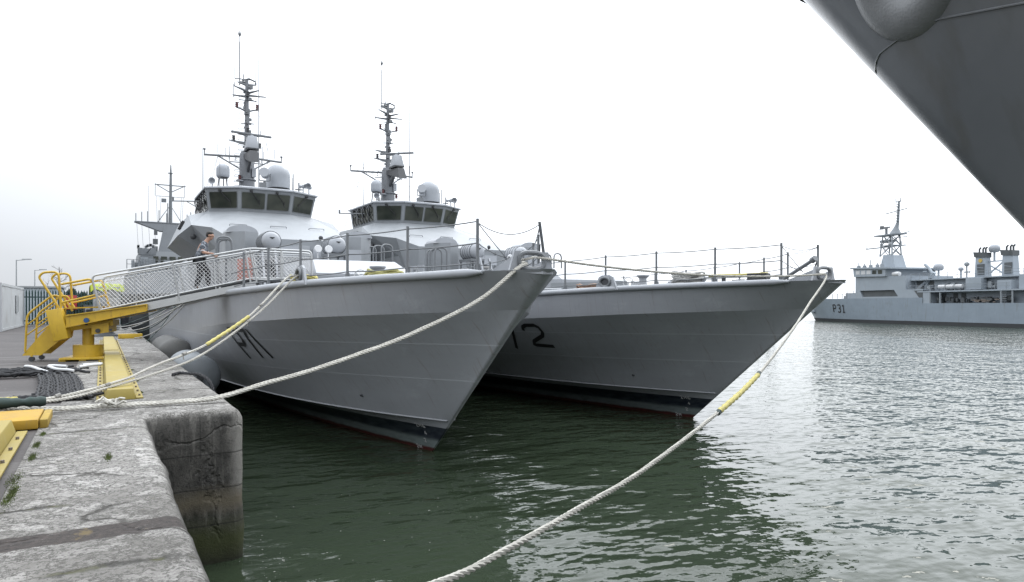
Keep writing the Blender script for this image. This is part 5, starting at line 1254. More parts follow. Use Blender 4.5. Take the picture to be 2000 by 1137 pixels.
def stand():
    t = thing('gangway_stand', 'yellow steel gangway stand with steps, counterweight box and drum base', 'gangway stand', (GX.x, GX.y, 0), GA)
    cx, cy = -.22, .47
    b = MB(); b.box((cx + .02, cy, 2.10), (1.06, 1.06, .05)); 
    for dx in (-.45, 0, .48): b.box((cx + dx, cy, 2.06), (.16, 1.0, .05))
    b.build('base_plate', YEL, t, bevel=.006)
    MB().lathe([(.345, 2.125), (.345, 2.43), (.33, 2.435), (.05, 2.437)], (cx, cy, 0), 36).build('drum', YEL, t)
    MB().lathe([(.135, 2.43), (.135, 2.95)], (cx, cy, 0), 24).build('column', YEL, t)
    h = MB(); h.prism([(-.56, .18, 2.80), (.42, .18, 2.93), (.42, .18, 3.08), (-.56, .18, 2.90)], (0, .6, 0)); h.prism([(-.05, .10, 2.70), (.34, .10, 2.76), (.34, .10, 3.0), (-.05, .10, 2.95)], (0, .75, 0)); ho = h.build('slewing_head', YEL, t, smooth=0)
    c = MB(); c.cyl((.1, .05, 2.80), (.1, .16, 2.80), .055, n=12); c.cyl((.38, .08, 2.82), (.38, .16, 2.82), .03, n=8); c.cyl((-.16, .05, 2.97), (-.16, .12, 2.97), .03, n=8); c.build('pivot_pin', DARK, ho)
    for y in (-.15, WID + .03):
        g = MB(); a = (-.56, 3.19, 2.90); e = (1.26, 3.475, 3.31)
        g.prism([(a[0], y + .045, a[2]), (e[0], y + .045, e[2]), (e[0], y + .045, e[1]), (a[0], y + .045, a[1])], (0, .02, 0))
        for (z0, z1) in ((a[1], e[1]), (a[2], e[2])): g.prism([(a[0], y, z0 - .012), (e[0], y, z1 - .012), (e[0], y, z1 + .012), (a[0], y, z0 + .012)], (0, .11, 0))
        g.prism([(e[0], y, e[2]), (e[0], y + .11, e[2]), (e[0], y + .11, e[1]), (e[0], y, e[1])], (.012, 0, 0)); go = g.build('side_beam', YEL, t, smooth=0)
        if y < 0: MB().cyl((-.10, -.165, 3.075), (-.10, -.10, 3.075), .062, n=8).build('blue_cap', BLUE, go)
    f = MB(); f.prism([(-.66, .08, 3.36), (.30, .08, 3.40), (.30, .08, 3.43), (-.66, .08, 3.39)], (0, WID - .1, 0)); f.prism([(-.6, .1, 3.19), (-.05, .1, 3.22), (-.05, .1, 3.25), (-.6, .1, 3.22)], (0, .8, 0)); f.build('platform', YEL, t, smooth=0)
    x = MB(); x.prism([(-.99, -.16, 3.32), (-.66, -.16, 3.38), (-.50, -.16, 2.63), (-.82, -.16, 2.54)], (0, .34, 0)); x.build('counterweight', YEL, t, bevel=.012)
    for y in (.02, WID - .05):
        r = MB(); r.tube(arc([(-.70, y, 3.30), (-1.19, y, 4.16), (-1.10, y, 4.27), (-.76, y, 4.30), (-.70, y, 3.36)], .16, 6), .028, 8); r.build('tall_guard_loop', YEL, t)
        r = MB(); r.tube(arc([(-.70, y, 3.98), (-.02, y, 4.13), (.20, y, 3.24)], .12, 6), .028, 8); r.tube([(-.69, y, 3.52), (.08, y, 3.72)], .024, 8); r.build('guard_rail', YEL, t)
    # steps down to the yard, hung from the platform
    for y in (.20, .88):
        so = MB().prism([(-1.61, y, 2.19), (-1.20, y, 2.19), (-.70, y, 2.64), (-.62, y, 3.20), (-.82, y, 3.20)], (0, .03, 0)).build('stair_stringer', YEL, t, smooth=0)
        MB().cyl((-1.40, y - .03, 2.10), (-1.40, y + .05, 2.10), .062, n=14).build('wheel', DARK, so); MB().box((-1.40, y - .005, 2.16), (.05, .02, .12)).build('wheel_bracket', YEL, so)
        hr = MB().tube(arc([(-1.54, y, 2.28), (-1.50, y, 3.22), (-.95, y, 3.70), (-.81, y, 3.69), (-.64, y, 3.36)], .14, 6), .026, 8).build('stair_handrail', YEL, t)
        for p in ([(-1.51, y, 2.95), (-.86, y, 3.50)], [(-1.52, y, 2.69), (-.86, y, 3.23)], [(-.86, y, 3.10), (-.86, y, 3.66)]): MB().tube(p, .017, 6).build('handrail_bar', YEL, hr)
    for i in range(1, 6):
        f_ = i / 6; MB().box((-1.44 + .76 * f_, .555, 2.22 + .95 * f_), (.22, .66, .03)).build('tread', YEL, t)
    return t
STAND = stand()

# ------------------------------------------------------------------ sailor walking down the gangway
def skin_mesh(name, nodes, edges, mat, parent, root=None, sub=2):
    ks = list(nodes); me = bpy.data.meshes.new(name)
    bm = bmesh.new(); lay = bm.verts.layers.skin.verify(); bv = {}
    for k in ks:
        p, r = nodes[k]; v = bm.verts.new(p); v[lay].radius = (r, r) if not isinstance(r, tuple) else r; bv[k] = v
    for a, b in edges: bm.edges.new((bv[a], bv[b]))
    if root: bv[root][lay].use_root = True
    bm.to_mesh(me); bm.free()
    o = bpy.data.objects.new(name, me); COL.objects.link(o)
    o.modifiers.new('skin', 'SKIN').use_smooth_shade = True
    s = o.modifiers.new('sub', 'SUBSURF'); s.levels = sub; s.render_levels = sub
    dg = bpy.context.evaluated_depsgraph_get(); ne = bpy.data.meshes.new_from_object(o.evaluated_get(dg)); o.modifiers.clear(); o.data = ne; ne.name = name
    ne.materials.clear(); ne.materials.append(mat); ne.polygons.foreach_set('use_smooth', [True] * len(ne.polygons))
    if parent is not None: o.parent = parent
    return o
def sailor():
    s0 = 2.58; z0 = gz(s0) - .02
    t = thing('person', 'sailor in grey camouflage leaning on the rail as he walks along the gangway', 'person', (GX.x + s0 * cos(GA) - .46 * sin(GA), GX.y + s0 * sin(GA) + .46 * cos(GA), z0), GA)
    def sl(x): return .236 * x
    n = {'pelvis': ((-.16, 0, .86), (.13, .10)), 'waist': ((-.13, 0, 1.0), (.13, .095)), 'chest': ((-.06, 0, 1.17), (.15, .10)), 'neckb': ((.03, 0, 1.30), .062), 'neck': ((.075, 0, 1.36), .054), 'jaw': ((.115, 0, 1.405), (.065, .07)), 'head': ((.13, 0, 1.475), (.078, .092)), 'crown': ((.125, 0, 1.545), (.06, .07)), 'nose': ((.226, 0, 1.435), .014), 'chin': ((.175, 0, 1.375), .025), 'earr': ((.11, -.085, 1.455), .014), 'earl': ((.11, .085, 1.455), .014)}
    e = [('pelvis', 'waist'), ('waist', 'chest'), ('chest', 'neckb'), ('neckb', 'neck'), ('neck', 'jaw'), ('jaw', 'head'), ('head', 'crown'), ('head', 'nose'), ('jaw', 'chin'), ('head', 'earr'), ('head', 'earl')]
    for s, nm in ((-1, 'r'), (1, 'l')):
        sh = (-.03, s * .19, 1.215); el = (-.02, s * .33, .985) if s < 0 else (.0, .33, 1.0); wr = (.145, s * .415, .955); pm = (.21, s * .44, .945)
        n.update({nm + 'sh': (sh, .058), nm + 'el': (el, .043), nm + 'fa': (((el[0] + wr[0]) / 2, (el[1] + wr[1]) / 2, (el[2] + wr[2]) / 2 + .0), .040), nm + 'wr': (wr, .027), nm + 'pm': (pm, (.024, .036))})
        e += [('chest', nm + 'sh'), (nm + 'sh', nm + 'el'), (nm + 'el', nm + 'fa'), (nm + 'fa', nm + 'wr'), (nm + 'wr', nm + 'pm')]
        for k, dx in enumerate((.035, .045, .04, .028)):
            a = (pm[0] + .012 + .0 * k, pm[1] + s * .03, pm[2] + .02 - k * 0); off = (k - 1.5) * .02
            n[nm + f'f{k}a'] = ((pm[0] + off + .02, pm[1] + s * .035, pm[2] + .012), .009); n[nm + f'f{k}b'] = ((pm[0] + off + .022, pm[1] + s * (.04 + dx * .5), pm[2] - .02), .008)
            e += [(nm + 'pm', nm + f'f{k}a'), (nm + f'f{k}a', nm + f'f{k}b')]
        n[nm + 'ta'] = ((pm[0] - .01, pm[1] - s * .03, pm[2] - .02), .010); n[nm + 'tb'] = ((pm[0] + .03, pm[1] - s * .035, pm[2] - .045), .009); e += [(nm + 'pm', nm + 'ta'), (nm + 'ta', nm + 'tb')]
        fx = -.16 if s < 0 else .12
        hp = (-.15, s * .09, .80); kn = (-.10 if s < 0 else .06, s * .10, .44 + sl(fx)); an = (fx - .05, s * .10, .10 + sl(fx)); toe = (fx + .14, s * .11, .045 + sl(fx + .14))
        n.update({nm + 'hp': (hp, .085), nm + 'kn': (kn, .06), nm + 'cf': ((kn[0] * .6 + an[0] * .4 - .02, kn[1], kn[2] * .6 + an[2] * .4), .055), nm + 'an': (an, .03), nm + 'to': ((an[0] + .05, an[1], an[2] - .05), .022)})
        e += [('pelvis', nm + 'hp'), (nm + 'hp', nm + 'kn'), (nm + 'kn', nm + 'cf'), (nm + 'cf', nm + 'an'), (nm + 'an', nm + 'to')]
    skin_mesh('body', n, e, SKIN, t, 'pelvis')
    g = lambda k, r: (n[k][0], r)
    sn = {'hem': ((-.165, 0, .80), (.175, .135)), 'waist': g('waist', (.17, .125)), 'chest': g('chest', (.185, .125)), 'col': ((.02, 0, 1.285), .085)}
    se = [('hem', 'waist'), ('waist', 'chest'), ('chest', 'col')]
    for nm in 'rl':
        a = Vector(n[nm + 'sh'][0]); b = Vector(n[nm + 'el'][0]); sn[nm + 'sh'] = (tuple(a), .078); sn[nm + 'sl'] = (tuple(a.lerp(b, .8)), .066); se += [('chest', nm + 'sh'), (nm + 'sh', nm + 'sl')]
    skin_mesh('shirt', sn, se, CAMO, t, 'waist')
    for nm in 'rl':
        a = Vector(n[nm + 'sh'][0]); b = Vector(n[nm + 'el'][0]); c = a.lerp(b, .84); MB().cyl(c, a.lerp(b, .98), .064, .062, 14).build('rolled_cuff', paint('cuff_pale', (.45, .42, .43), .8, .1, 10), t)
    tn = {'pelvis': g('pelvis', (.155, .12))}; te = []
    for nm in 'rl':
        for k, r in (('hp', .105), ('kn', .082), ('cf', .080)): tn[nm + k] = g(nm + k, r)
        p = n[nm + 'an'][0]; tn[nm + 'an'] = ((p[0], p[1], p[2] + .02), .068); te += [('pelvis', nm + 'hp'), (nm + 'hp', nm + 'kn'), (nm + 'kn', nm + 'cf'), (nm + 'cf', nm + 'an')]
    skin_mesh('trousers', tn, te, TROUS, t, 'pelvis')
    for nm in 'rl':
        p = Vector(n[nm + 'an'][0]); q = p + Vector((.16, 0, -.055)); skin_mesh('boot', {'a': (tuple(p + Vector((-.01, 0, .06))), .055), 'h': (tuple(p + Vector((-.02, 0, -.055))), .048), 't': (tuple(q), (.05, .04)), 'e': (tuple(q + Vector((.06, 0, .0))), (.04, .03))}, [('a', 'h'), ('h', 't'), ('t', 'e')], BOOT, t, 'h', 1)
    hr = MB(); hr.ball((.112, 0, 1.525), .095, 12, (1.02, .92, .72)); hr.ball((.07, 0, 1.49), .082, 10, (.75, 1.0, .95)); hr.build('hair', HAIR, t, smooth=60)
    ey = MB()
    for s in (-1, 1): ey.ball((.205, s * .034, 1.462), .010, 6)
    ey.build('eye', HAIR, t); mo = MB(); mo.box((.196, 0, 1.398), (.01, .045, .008)); mo.build('mouth', LENSRED, t)
    return t
sailor()

# ------------------------------------------------------------------ fenders
def fender(x, y0, y1, r, z, mat, label):
    t = thing('fender', label, 'fender', (x, y0, z), 0, 'cylindrical fenders between quay and ship')
    l = y1 - y0; M = Matrix.Rotation(radians(-90), 3, 'X'); pr = []
    for k in range(9): a = pi / 2 * k / 8; pr.append((max(.08, r * sin(a)), .55 * r * (1 - cos(a))))
    pr += [(r, l * .5)] + [(a, l - b) for a, b in pr[::-1]]
    MB().lathe(pr, (0, 0, 0), 36, M).build('fender_body', mat, t, smooth=60)
    e = MB()
    for yy in (-.02, l + .02): e.cyl((0, yy - .06, 0), (0, yy + .06, 0), .10, n=14)
    e.build('end_fitting', DARK, t)
fender(2.36, 20.9, 24.6, .60, 1.42, FENDG, 'pale grey rubber fender, the nearer one between the quay and the hull')
fender(2.42, 28.5, 33.5, .66, 1.52, FENDD, 'dark weathered fender beyond the pale grey one, under the slack lines')

# ------------------------------------------------------------------ mooring ropes
def tw(o, p): return o.matrix_world @ Vector(p)
F1 = tw(SHIP1, (-.14, -4.42, 4.19)); F2 = tw(SHIP2, (-.08, -4.50, 4.17))
def rope_thing(label, cat='mooring rope'):
    return thing('mooring_rope', label, cat, (0, 0, 0), 0, 'white mooring ropes of the patrol ships')
def rope_part(t, pts, r, name='line', mat=ROPE): return laid_rope(MB(), pts, r).build(name, mat, t, smooth=60)
# outer ship's bow line to the near quay
t = rope_thing('long white rope with a yellow sleeve sagging from the outer ship bow over the water')
PC = [tuple(F2 + Vector((.15, .5, .12))), tuple(F2), (13.9, 9.86, 3.50), (12.31, 9.11, 2.97), (9.51, 7.73, 2.27), (7.4, 6.70, 1.94), (4.97, 5.5, 1.70), (3.58, 4.82, 1.66), (2.61, 4.34, 1.65), (1.9, 3.99, 1.67), (.9, 3.5, 1.85), (.42, 3.27, 2.08), (-.6, 2.75, 2.13), (-2.2, 1.9, 2.2)]
rope_part(t, PC, .027)
SL = spline([(9.51, 7.73, 2.27), (8.5, 7.24, 2.085), (7.45, 6.72, 1.95)], .04)
mb = MB(); mb.tube(SL, [.038 + .006 * sin(i * 1.3) + .004 * sin(i * 2.9) for i in range(len(SL))], 10); mb.build('chafe_sleeve', ROPEY, t, smooth=60)
mb = MB(); mb.tube([SL[0], Vector(SL[0]) + Vector((.09, .05, .03))], [.042, .036], 8); mb.tube([SL[-1], Vector(SL[-1]) - Vector((.06, .03, .02))], [.042, .034], 8); mb.build('sleeve_end', GREENT, t)
# near ship's bow line, doubled, lying across the coping
t = rope_thing('doubled white rope from the near ship bow ring across the quay edge')
PB_ = [tuple(F1 + Vector((.1, .5, .1))), tuple(F1 + Vector((0, 0, 0))), tuple(tw(SHIP1, (-.36, -4.50, 4.10))), (5.57, 10.40, 3.51), (4.35, 10.5, 2.95), (3.49, 10.52, 2.66), (2.69, 10.55, 2.42), (2.1, 10.57, 2.28), (1.55, 10.60, 2.13), (1.2, 10.62, 2.085), (.61, 10.64, 2.08), (.01, 10.68, 2.08), (-.62, 10.70, 2.09), (-1.6, 10.6, 2.19), (-3.0, 10.4, 2.2)]
rope_part(t, PB_, .025)
rope_part(t, [(x, y + .045, z + .005 + (.05 if 1.7 < x < 6 else 0) * sin((x - 1.7) / 4.3 * pi) * .0 + .012) for x, y, z in [Vector(p) for p in PB_][1:]], .023, 'second_line')
R = random.Random(2)
kn = MB()
for k in range(16):
    a = R.uniform(0, 6.28); c = Vector((.10 + R.uniform(-.08, .08), 10.66 + R.uniform(-.05, .07), 2.10 + R.uniform(0, .05))); kn.tube([c, c + Vector((cos(a) * .08, sin(a) * .06, R.uniform(0, .06))), c + Vector((cos(a + .8) * .12, sin(a + .8) * .08, R.uniform(-.01, .04)))], .016, 5)
kn.build('knot', ROPE, t, smooth=60)
# spring from the starboard fairlead, two lines
sf = tw(SHIP1, (-3.08, .63, 4.10))
t = rope_thing('white rope with a pale yellow sleeve from the near ship side fairlead to the quay')
UP = [tuple(sf + Vector((.3, .2, .02))), tuple(sf), (3.37, 15.14, 3.98), (2.55, 14.34, 3.26), (1.64, 13.46, 2.74), (.73, 12.57, 2.45), (.35, 12.2, 2.31), (-.31, 11.57, 2.19), (-.81, 11.08, 2.17), (-1.3, 10.5, 2.22), (-2.6, 9.3, 2.3)]
rope_part(t, UP, .024)
LO = [tuple(sf + Vector((.3, .15, -.03))), tuple(sf + Vector((.02, -.05, -.04))), (2.87, 14.60, 3.41), (2.1, 13.85, 2.88), (1.41, 13.18, 2.51), (.75, 12.55, 2.33), (.30, 12.13, 2.245), (-.48, 11.34, 2.14), (-1.2, 10.75, 2.2), (-2.6, 9.5, 2.3)]
t2 = rope_thing('plain white rope sagging just under the yellow sleeved one from the same side fairlead'); rope_part(t2, LO, .023)
SL = spline([(2.50, 14.29, 3.225), (2.1, 13.92, 2.985), (1.62, 13.44, 2.73)], .04); mb = MB(); mb.tube(SL, [.034 + .005 * sin(i * 1.7) for i in range(len(SL))], 9); mb.build('chafe_sleeve', ROPEY, t, smooth=60)
wr = MB()
for P in ((-.55, 11.33, 2.18), (.05, 11.9, 2.24), (1.2, 13.0, 2.6), (2.75, 14.53, 3.44), (2.45, 14.2, 3.12)): 
    P = Vector(P); wr.tube([P, P + Vector((.05, .05, .02))], .031, 8); wr.tube([P, P + Vector((.01, -.02, -.09))], .008, 4)
wr.build('whipping', paint('dark_whipping', (.30, .29, .27), .8, .3, 10), t)
yl = MB(); laid_rope(yl, [(-.95, 10.9, 2.22), (-1.25, 10.55, 2.26), (-1.8, 10.1, 2.3), (-2.6, 9.4, 2.32)], .042); yl.build('yellow_tail', ROPEY, t, smooth=60)
# line between the two bows
t = rope_thing('white line stretched between the bows of the two patrol ships')
rope_part(t, [tuple(F1 + Vector((-.1, .4, .05))), tuple(F1 + Vector((.05, -.03, .10)))] + [tuple(v) for v in sag(F1 + Vector((.25, -.02, .12)), F2 + Vector((-.05, 0, .06)), .17, 8)] + [tuple(F2 + Vector((.1, .45, .05)))], .024)
# breast lines abaft the flare, slack, quay to near ship
SLACK = paint('slack_line', (.42, .42, .40), .8, .15, 8)
def edge(a): return tuple(tw(SHIP1, (-beam_at(a) - .02, a, deckz(a) + .10)))
for i, (a, b, h, r) in enumerate((((.5, 36.4, 2.4), edge(17), .05, .022), ((.5, 36.6, 2.4), edge(14.5), .5, .022), ((.6, 37, 2.3), edge(20), .25, .022), ((1.0, 42, 2.2), edge(15.5), .55, .02), ((1.2, 33, 2.08), edge(13), .35, .02), ((.5, 36.5, 2.45), edge(11.5), .25, .022), ((1.5, 30, 2.06), edge(18), .15, .018))): tag(MB().tube(sag(a, b, h, 20), r, 6).build('slack_line', SLACK if i % 3 else GREENT, smooth=60), 'thin slack line hanging between the quay and the near ship, under the gangway', 'mooring line', 'thin slack lines under the gangway')
t = thing('black_rope', 'short black rope end lying over the coping edge above the pale fender', 'rope', (1.2, 15.2, ZQ)); laid_rope(MB(), [(0, -.15, .03), (.15, -.05, .05), (.3, -.25, .05), (.48, -.5, .03), (.60, -.8, -.08), (.66, -1.1, -.35)], .035).build('line', ROPEB, t, smooth=60)

# black rope bundle flaked out on the yard, white lines on top
def rope_pile():
    t = thing('rope_pile', 'heap of black rope flaked in wavy rows on the yard behind the long kerb beam', 'rope heap', (-.5, 14.5, ZQ - .01)); R = random.Random(11)
    mb = MB()
    for k in range(15):
        x = -.16 + k * .042 - .18; pts = []; n = 26
        for i in range(n):
            y = -2.6 + i * .17; bend = .10 * ((i / n) ** 2) * 4 - .16 * (max(0, 8 - i) / 8) ** 2 * (k / 15 + .5) ; pts.append((x - bend * .6 + .014 * sin(i * 2.1 + k * .2), y + .02 * sin(k), .035 + .02 * R.random() + (.03 if k % 3 == 0 else 0)))
        mb.tube(pts, .024, 6)
    for k in range(46):
        y0 = 2.35 + R.uniform(-.65, .55); x0 = R.uniform(-1.35, .3); n = 8; a = R.uniform(-.35, .35)
        mb.tube([(x0 - i * .11, y0 + i * .11 * a + .05 * sin(i + k), .035 + R.random() * .09 * (1 if x0 > -1 else .6)) for i in range(n)], .027, 6)
    for k in range(16):
        y0 = R.uniform(-2.6, -1.9); x0 = R.uniform(-.75, .05); mb.tube([(x0 + i * .08, y0 + .25 * (i / 8) ** 2 * R.uniform(.3, 1), .035 + R.random() * .05) for i in range(8)], .025, 6)
    mb.build('flaked_rope', ROPEB, t, smooth=60)
    for pts in ([(-.85, 2.75, .16), (-.72, 2.4, .17), (-.55, 2.05, .13), (-.42, 1.9, .09)], [(-.12, 2.3, .16), (-.35, 2.45, .17), (-.42, 2.25, .18), (-.28, 1.95, .14), (-.08, 1.85, .12), (.02, 1.8, .1)], [(.15, 2.6, .15), (.35, 2.75, .15), (.5, 2.9, .14)], [(.1, 2.35, .13), (.3, 2.5, .15), (.48, 2.6, .15)]):
        MB().tube(spline(pts, .04), .030, 8).build('white_line', WHITE, t, smooth=60)
rope_pile()
def canvas():
    t = thing('canvas_sleeve', 'dark green canvas sleeve round the ropes on the timber pad', 'canvas sleeve', (-.62, 10.62, ZQ)); P = spline([(.0, .02, .17), (-.3, -.04, .18), (-.8, -.2, .20), (-1.5, -.45, .23)], .06)
    mb = MB(); mb.tube(P, [.055 + .010 * sin(i * 1.1) + .012 * sin(i * 2.7) + .02 * (i / len(P)) for i in range(len(P))], 12); mb.build('sleeve', GREENT, t, smooth=60)
    mb = MB(); mb.grid([[(-.1 - .12 * i, .22 + .02 * sin(i * 2) + .05 * j, .14 + .16 * (i / 10) - .03 * j + .012 * sin(i * 3 + j)) for i in range(11)] for j in range(4)]); mb.build('flap', BLACK, t, smooth=60)
canvas()

# ------------------------------------------------------------------ gear on the ships' decks
def coil(ship, p, r, n, mat, label, name='rope_coil', wob=.05):
    o = tw(ship, p); t = thing(name, label, 'rope coil', o); R = random.Random(int(r * 1000) + n); mb = MB()
    for k in range(n):
        rr = r * (1 - .35 * R.random()); z = .03 + .035 * k * .8 + R.uniform(-.01, .02); cx, cy = R.uniform(-wob, wob), R.uniform(-wob, wob)
        mb.tube([(cx + rr * 1.35 * cos(a), cy + rr * .8 * sin(a), z + .03 * sin(a * 3 + k)) for a in [2 * pi * i / 22 for i in range(22)]], .028, 6, closed=True)
    mb.build('coiled_line', mat, t, smooth=60); return t
coil(SHIP2, (-1.35, -1.1, 4.02), .42, 12, paint('pale_coil', (.50, .50, .48), .85, .15, 9, .4), 'large pale coil of rope on the outer ship foredeck')
coil(SHIP2, (-2.6, 1.9, 3.88), .30, 7, paint('reddish_coil', (.40, .27, .20), .85, .3, 9, .4), 'small brownish coil of rope on the outer ship by its side fairlead')
coil(SHIP1, (-1.5, -.9, 4.0), .35, 6, paint('yellow_coil', (.56, .53, .22), .85, .2, 9, .4), 'low yellowish coil of rope on the near ship foredeck')
coil(SHIP1, (-2.75, .95, 3.88), .22, 7, ROPEY, 'yellow and white coil of rope hung behind the near ship side fairlead')
q = tw(SHIP2, (0, 0, 0)); t = thing('yellow_tube', 'long yellow padded tube lying on the outer ship foredeck', 'padded tube', q, .0148); mb = MB(); mb.tube([(-1.2, -1.7, 4.27), (-.8, -2.4, 4.27), (-.5, -3.1, 4.29)], .04, 8); mb.build('tube', ROPEY, t); mb = MB(); mb.box((-.62, -2.9, 4.2), (.4, .5, .2), rz=.4); mb.box((-.52, -3.05, 4.14), (.08, .08, .28)); mb.box((-1.0, -2.05, 4.12), (.08, .08, .28)); mb.build('rest', DARK, t)

# ------------------------------------------------------------------ the yard behind
def container():
    t = thing('shipping_container', 'weathered white shipping container at the left edge of the yard', 'container', (-4.6, 45.4, ZQ)); L, H_, Wd = 12.2, 2.62, 2.44
    mb = MB(); n = 44; prof = []
    for k in range(n + 1):
        y = .15 + (L - .3) * k / n; prof.append((0 if k % 2 else -.04, y))
    mb.grid([[(x - .02, y, .14) for x, y in prof], [(x - .02, y, H_ - .1) for x, y in prof]]); mb.box((-Wd / 2 - .05, L / 2, H_ / 2), (Wd - .1, L - .1, H_ - .14)); mb.build('side_wall', CONT, t, smooth=0)
    fr = MB()
    for y in (.07, L - .07):
        for x in (-.07, -Wd + .07): fr.box((x, y, H_ / 2), (.15, .15, H_))
    for z in (.08, H_ - .06):
        fr.box((-.06, L / 2, z), (.12, L, .14)); fr.box((-Wd + .06, L / 2, z), (.12, L, .14)); fr.box((-Wd / 2, .06, z), (Wd, .12, .14))
    fr.build('frame', CONT, t, smooth=0)
    d = MB()
    for k in range(2): d.box((-Wd * (.26 + .48 * k), .02, H_ / 2), (Wd * .45, .05, H_ - .25))
    do = d.build('door', CONT, t); b = MB()
    for k in range(4): b.cyl((-.35 - .55 * k, -.03, .15), (-.35 - .55 * k, -.03, H_ - .15), .02, n=6)
    b.build('lock_bar', GALV, do); v = MB(); v.box((.01, 7.6, 1.5), (.03, 1.1, 1.1)); v.box((.02, 8.2, 1.5), (.04, .05, 1.0)); v.build('side_hatch', GALV, t)
container()
def fence():
    t = thing('palisade_fence', 'dark green steel palisade fence across the yard behind the stand', 'fence', (-14, 57.9, ZQ)); pa = MB(); x = 0
    while x < 15.2:
        pa.prism([(x - .045, 0, .08), (x + .045, 0, .08), (x + .045, 0, 2.36), (x, 0, 2.52), (x - .045, 0, 2.36)], (0, .03, 0)); x += .17 if x > 9.3 else .17
    pa.build('pale', FENCE, t, smooth=0); r = MB()
    for z in (.35, 2.0): r.box((7.6, .06, z), (15.4, .06, .08))
    r.build('rail', FENCE, t); p = MB()
    for k in range(6): p.box((.2 + k * 3, .1, 1.2), (.12, .12, 2.4))
    p.build('post', FENCE, t)
fence()
def shed():
    t = thing('metal_shed', 'pale corrugated metal shed seen between the pales of the fence', 'shed', (-13, 62, ZQ)); mb = MB(); n = 90
    mb.grid([[(10.4 * k / n, 0 if k % 2 else .05, 0) for k in range(n + 1)], [(10.4 * k / n, 0 if k % 2 else .05, 2.75) for k in range(n + 1)]]); mb.box((5.2, 2.6, 1.37), (10.3, 5, 2.7)); mb.build('wall', paint('pale_sheet', (.50, .56, .60), .5, .06, 1), t, smooth=0); MB().box((5.2, 2.55, 2.8), (10.6, 5.3, .12)).build('roof', GALV, t)
shed()
def sign():
    t = thing('red_sign', 'red square notice board with white marks fixed to the green fence', 'sign', (-1.86, 57.80, 3.67)); MB().box((0, 0, 0), (.68, .04, 1.0)).build('board', RED, t, bevel=.02)
    m = MB(); m.tube([(-.12, -.03, .28), (.05, -.03, -.02)], .03, 5); m.tube([(.05, -.03, .02), (-.2, -.03, -.15)], .03, 5); m.tube([(.0, -.03, 0), (.26, -.03, .05)], .025, 5); m.tube([(-.05, -.03, -.1), (.2, -.03, -.35)], .03, 5); m.build('white_mark', WHITE, t)
    t = thing('grey_cabinet', 'small grey electrical cabinet beside the red board at the fence', 'cabinet', (-.75, 57.6, ZQ)); MB().box((0, 0, .85), (.75, .35, 1.15)).build('box', DARK, t, bevel=.02)
    m = MB()
    for x in (-.3, .3): m.box((x, 0, .14), (.07, .3, .28))
    m.build('leg', GALV, t); MB().box((-.1, -.18, 1.05), (.3, .02, .3)).build('panel', CONT, t)
sign()
def lamp(x, y, h, az, label):
    t = thing('street_lamp', label, 'street lamp', (x, y, ZQ), az, 'tall street lamps beyond the yard'); MB().tube([(0, 0, 0), (0, 0, 1.2), (0, 0, h)], [.11, .08, .05], 8).build('pole', GALV, t); a = MB().tube([(0, 0, h - .05), (1.0, 0, h + .06)], .04, 6).build('arm', GALV, t); MB().hexa([(.55, -.14, h), (1.45, -.1, h + .05), (1.45, .1, h + .05), (.55, .14, h)], [(.55, -.12, h + .12), (1.4, -.08, h + .14), (1.4, .08, h + .14), (.55, .12, h + .12)]).build('lantern', GALV, a)
lamp(-7.51, 86.2, 6.1, -.3, 'taller-looking street lamp standing directly behind the white container end')
lamp(-7.57, 109.6, 6.1, -.3, 'street lamp farther off, between the container and the bare tree')
def bare_tree():
    t = thing('bare_tree', 'leafless winter tree rising behind the green fence', 'tree', (-4.6, 102, 1.8)); R = random.Random(21); tr = MB(); br = MB(); tw_ = MB()
    tr.tube([(0, 0, 0), (.1, 0, 1.6), (.0, .1, 3.2), (.1, 0, 4.8), (.05, 0, 6.5)], [.22, .18, .13, .08, .02], 8)
    def grow(p, d, l, r, lev):
        q = p + d * l; mid = p + d * l * .5 + Vector((R.uniform(-.1, .1), R.uniform(-.1, .1), R.uniform(-.05, .05))) * l; (br if lev < 2 else tw_).tube([p, mid, q], [r, r * .8, r * .5], 5 if lev < 2 else 3)
        if lev < 4:
            for k in range(3 if lev < 3 else 2):
                nd = (d + Vector((R.uniform(-.8, .8), R.uniform(-.8, .8), R.uniform(-.15, .6)))).normalized(); grow(p + d * l * R.uniform(.45, 1), nd, l * R.uniform(.5, .75), r * .5, lev + 1)
    for k in range(13):
        z = 1.5 + k * .38; a = k * 2.4 + R.uniform(-.3, .3); grow(Vector((.05, 0, z)), Vector((cos(a), sin(a), .55)).normalized(), max(.5, 1.75 - .10 * k), .06 - .003 * k, 1)
    tr.build('trunk', BARK, t); br.build('branch', BARK, t); tw_.build('twig', BARK, t, smooth=0)
bare_tree()
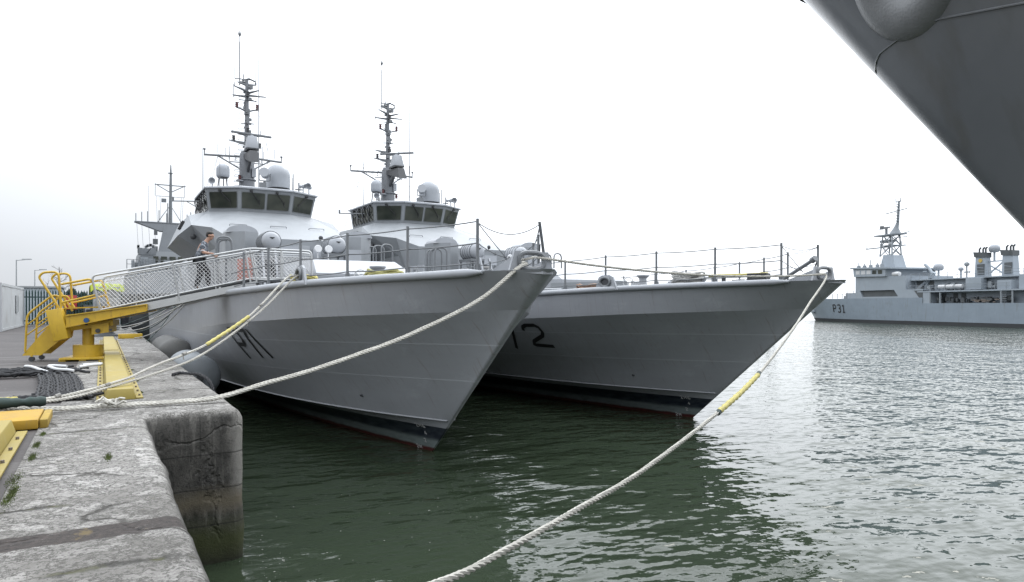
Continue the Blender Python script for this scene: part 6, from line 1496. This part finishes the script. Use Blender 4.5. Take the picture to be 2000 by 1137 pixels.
def conifer(x, y, h, w, seed, label):
    t = thing('conifer', label, 'conifer', (x, y, 1.9), 0, 'dark evergreen screen behind the fence'); R = random.Random(seed); MB().tube([(0, 0, 0), (0, 0, h * .8)], [.12, .03], 6).build('trunk', BARK, t); mb = MB()
    for k in range(1500):
        z = R.uniform(.1, 1) ** .8 * h; rr = w * (1 - (z / h) ** 2 * .8) * sqrt(R.random()) * R.uniform(.8, 1.15); a = R.uniform(0, 6.28); c = Vector((rr * cos(a), rr * sin(a), z)); s = R.uniform(.06, .15)
        u = Vector((R.gauss(0, 1), R.gauss(0, 1), R.gauss(0, 1))).normalized(); v = u.orthogonal().normalized(); mb.add([c - u * s, c + v * s * .5, c + u * s, c - v * s * .5], [(0, 1, 2, 3)])
    mb.build('crown', LEAF, t, smooth=0)
for i, (x, h, w) in enumerate(((-3.0, 2.5, .9), (-2.1, 2.9, 1.0), (-1.3, 2.6, .9), (-.5, 2.8, 1.0), (.4, 2.5, .9), (1.2, 2.7, 1.0))): conifer(x, 66 + (i % 2) * .8, h, w, i, ['leftmost dark evergreen behind the red sign', 'dark evergreen second from the left behind the fence', 'low dark evergreen just right of the red sign', 'dark evergreen behind the grey cabinet', 'dark evergreen close to the quay edge behind the netting', 'last dark evergreen on the right behind the netted gangway'][i])
def gear_stack():
    t = thing('gear_stack', 'stack of crates under a yellow hi-vis cover seen through the gangway netting', 'stores', (.25, 46.5, ZQ), .1); c = MB(); R = random.Random(6)
    for k in range(4): c.box((0, 0, .35 + k * .62), (1.3, .9, .58))
    c.build('crate', GALV, t, bevel=.02); y = MB(); y.grid([[(-.85 + .17 * i, -.55 + .22 * j, 2.64 + .12 * sin(i * 1.3 + j) * .6 - (.35 if j in (0, 5) else 0) - (.12 if i in (0, 10) else 0)) for i in range(11)] for j in range(6)]); y.build('cover', HIVIS, t, smooth=60)
    r = MB(); r.tube([(.0 + .28 * cos(a), -.52, 1.0 + .28 * sin(a)) for a in [2 * pi * k / 20 for k in range(20)]], .06, 8, closed=True); r.build('lifebuoy', RED, t); b = MB(); b.box((.9, -.3, .9), (.35, .5, 1.7)); b.box((-.9, -.2, .6), (.3, .5, 1.2)); b.build('bag', TROUS, t, bevel=.05)
gear_stack()
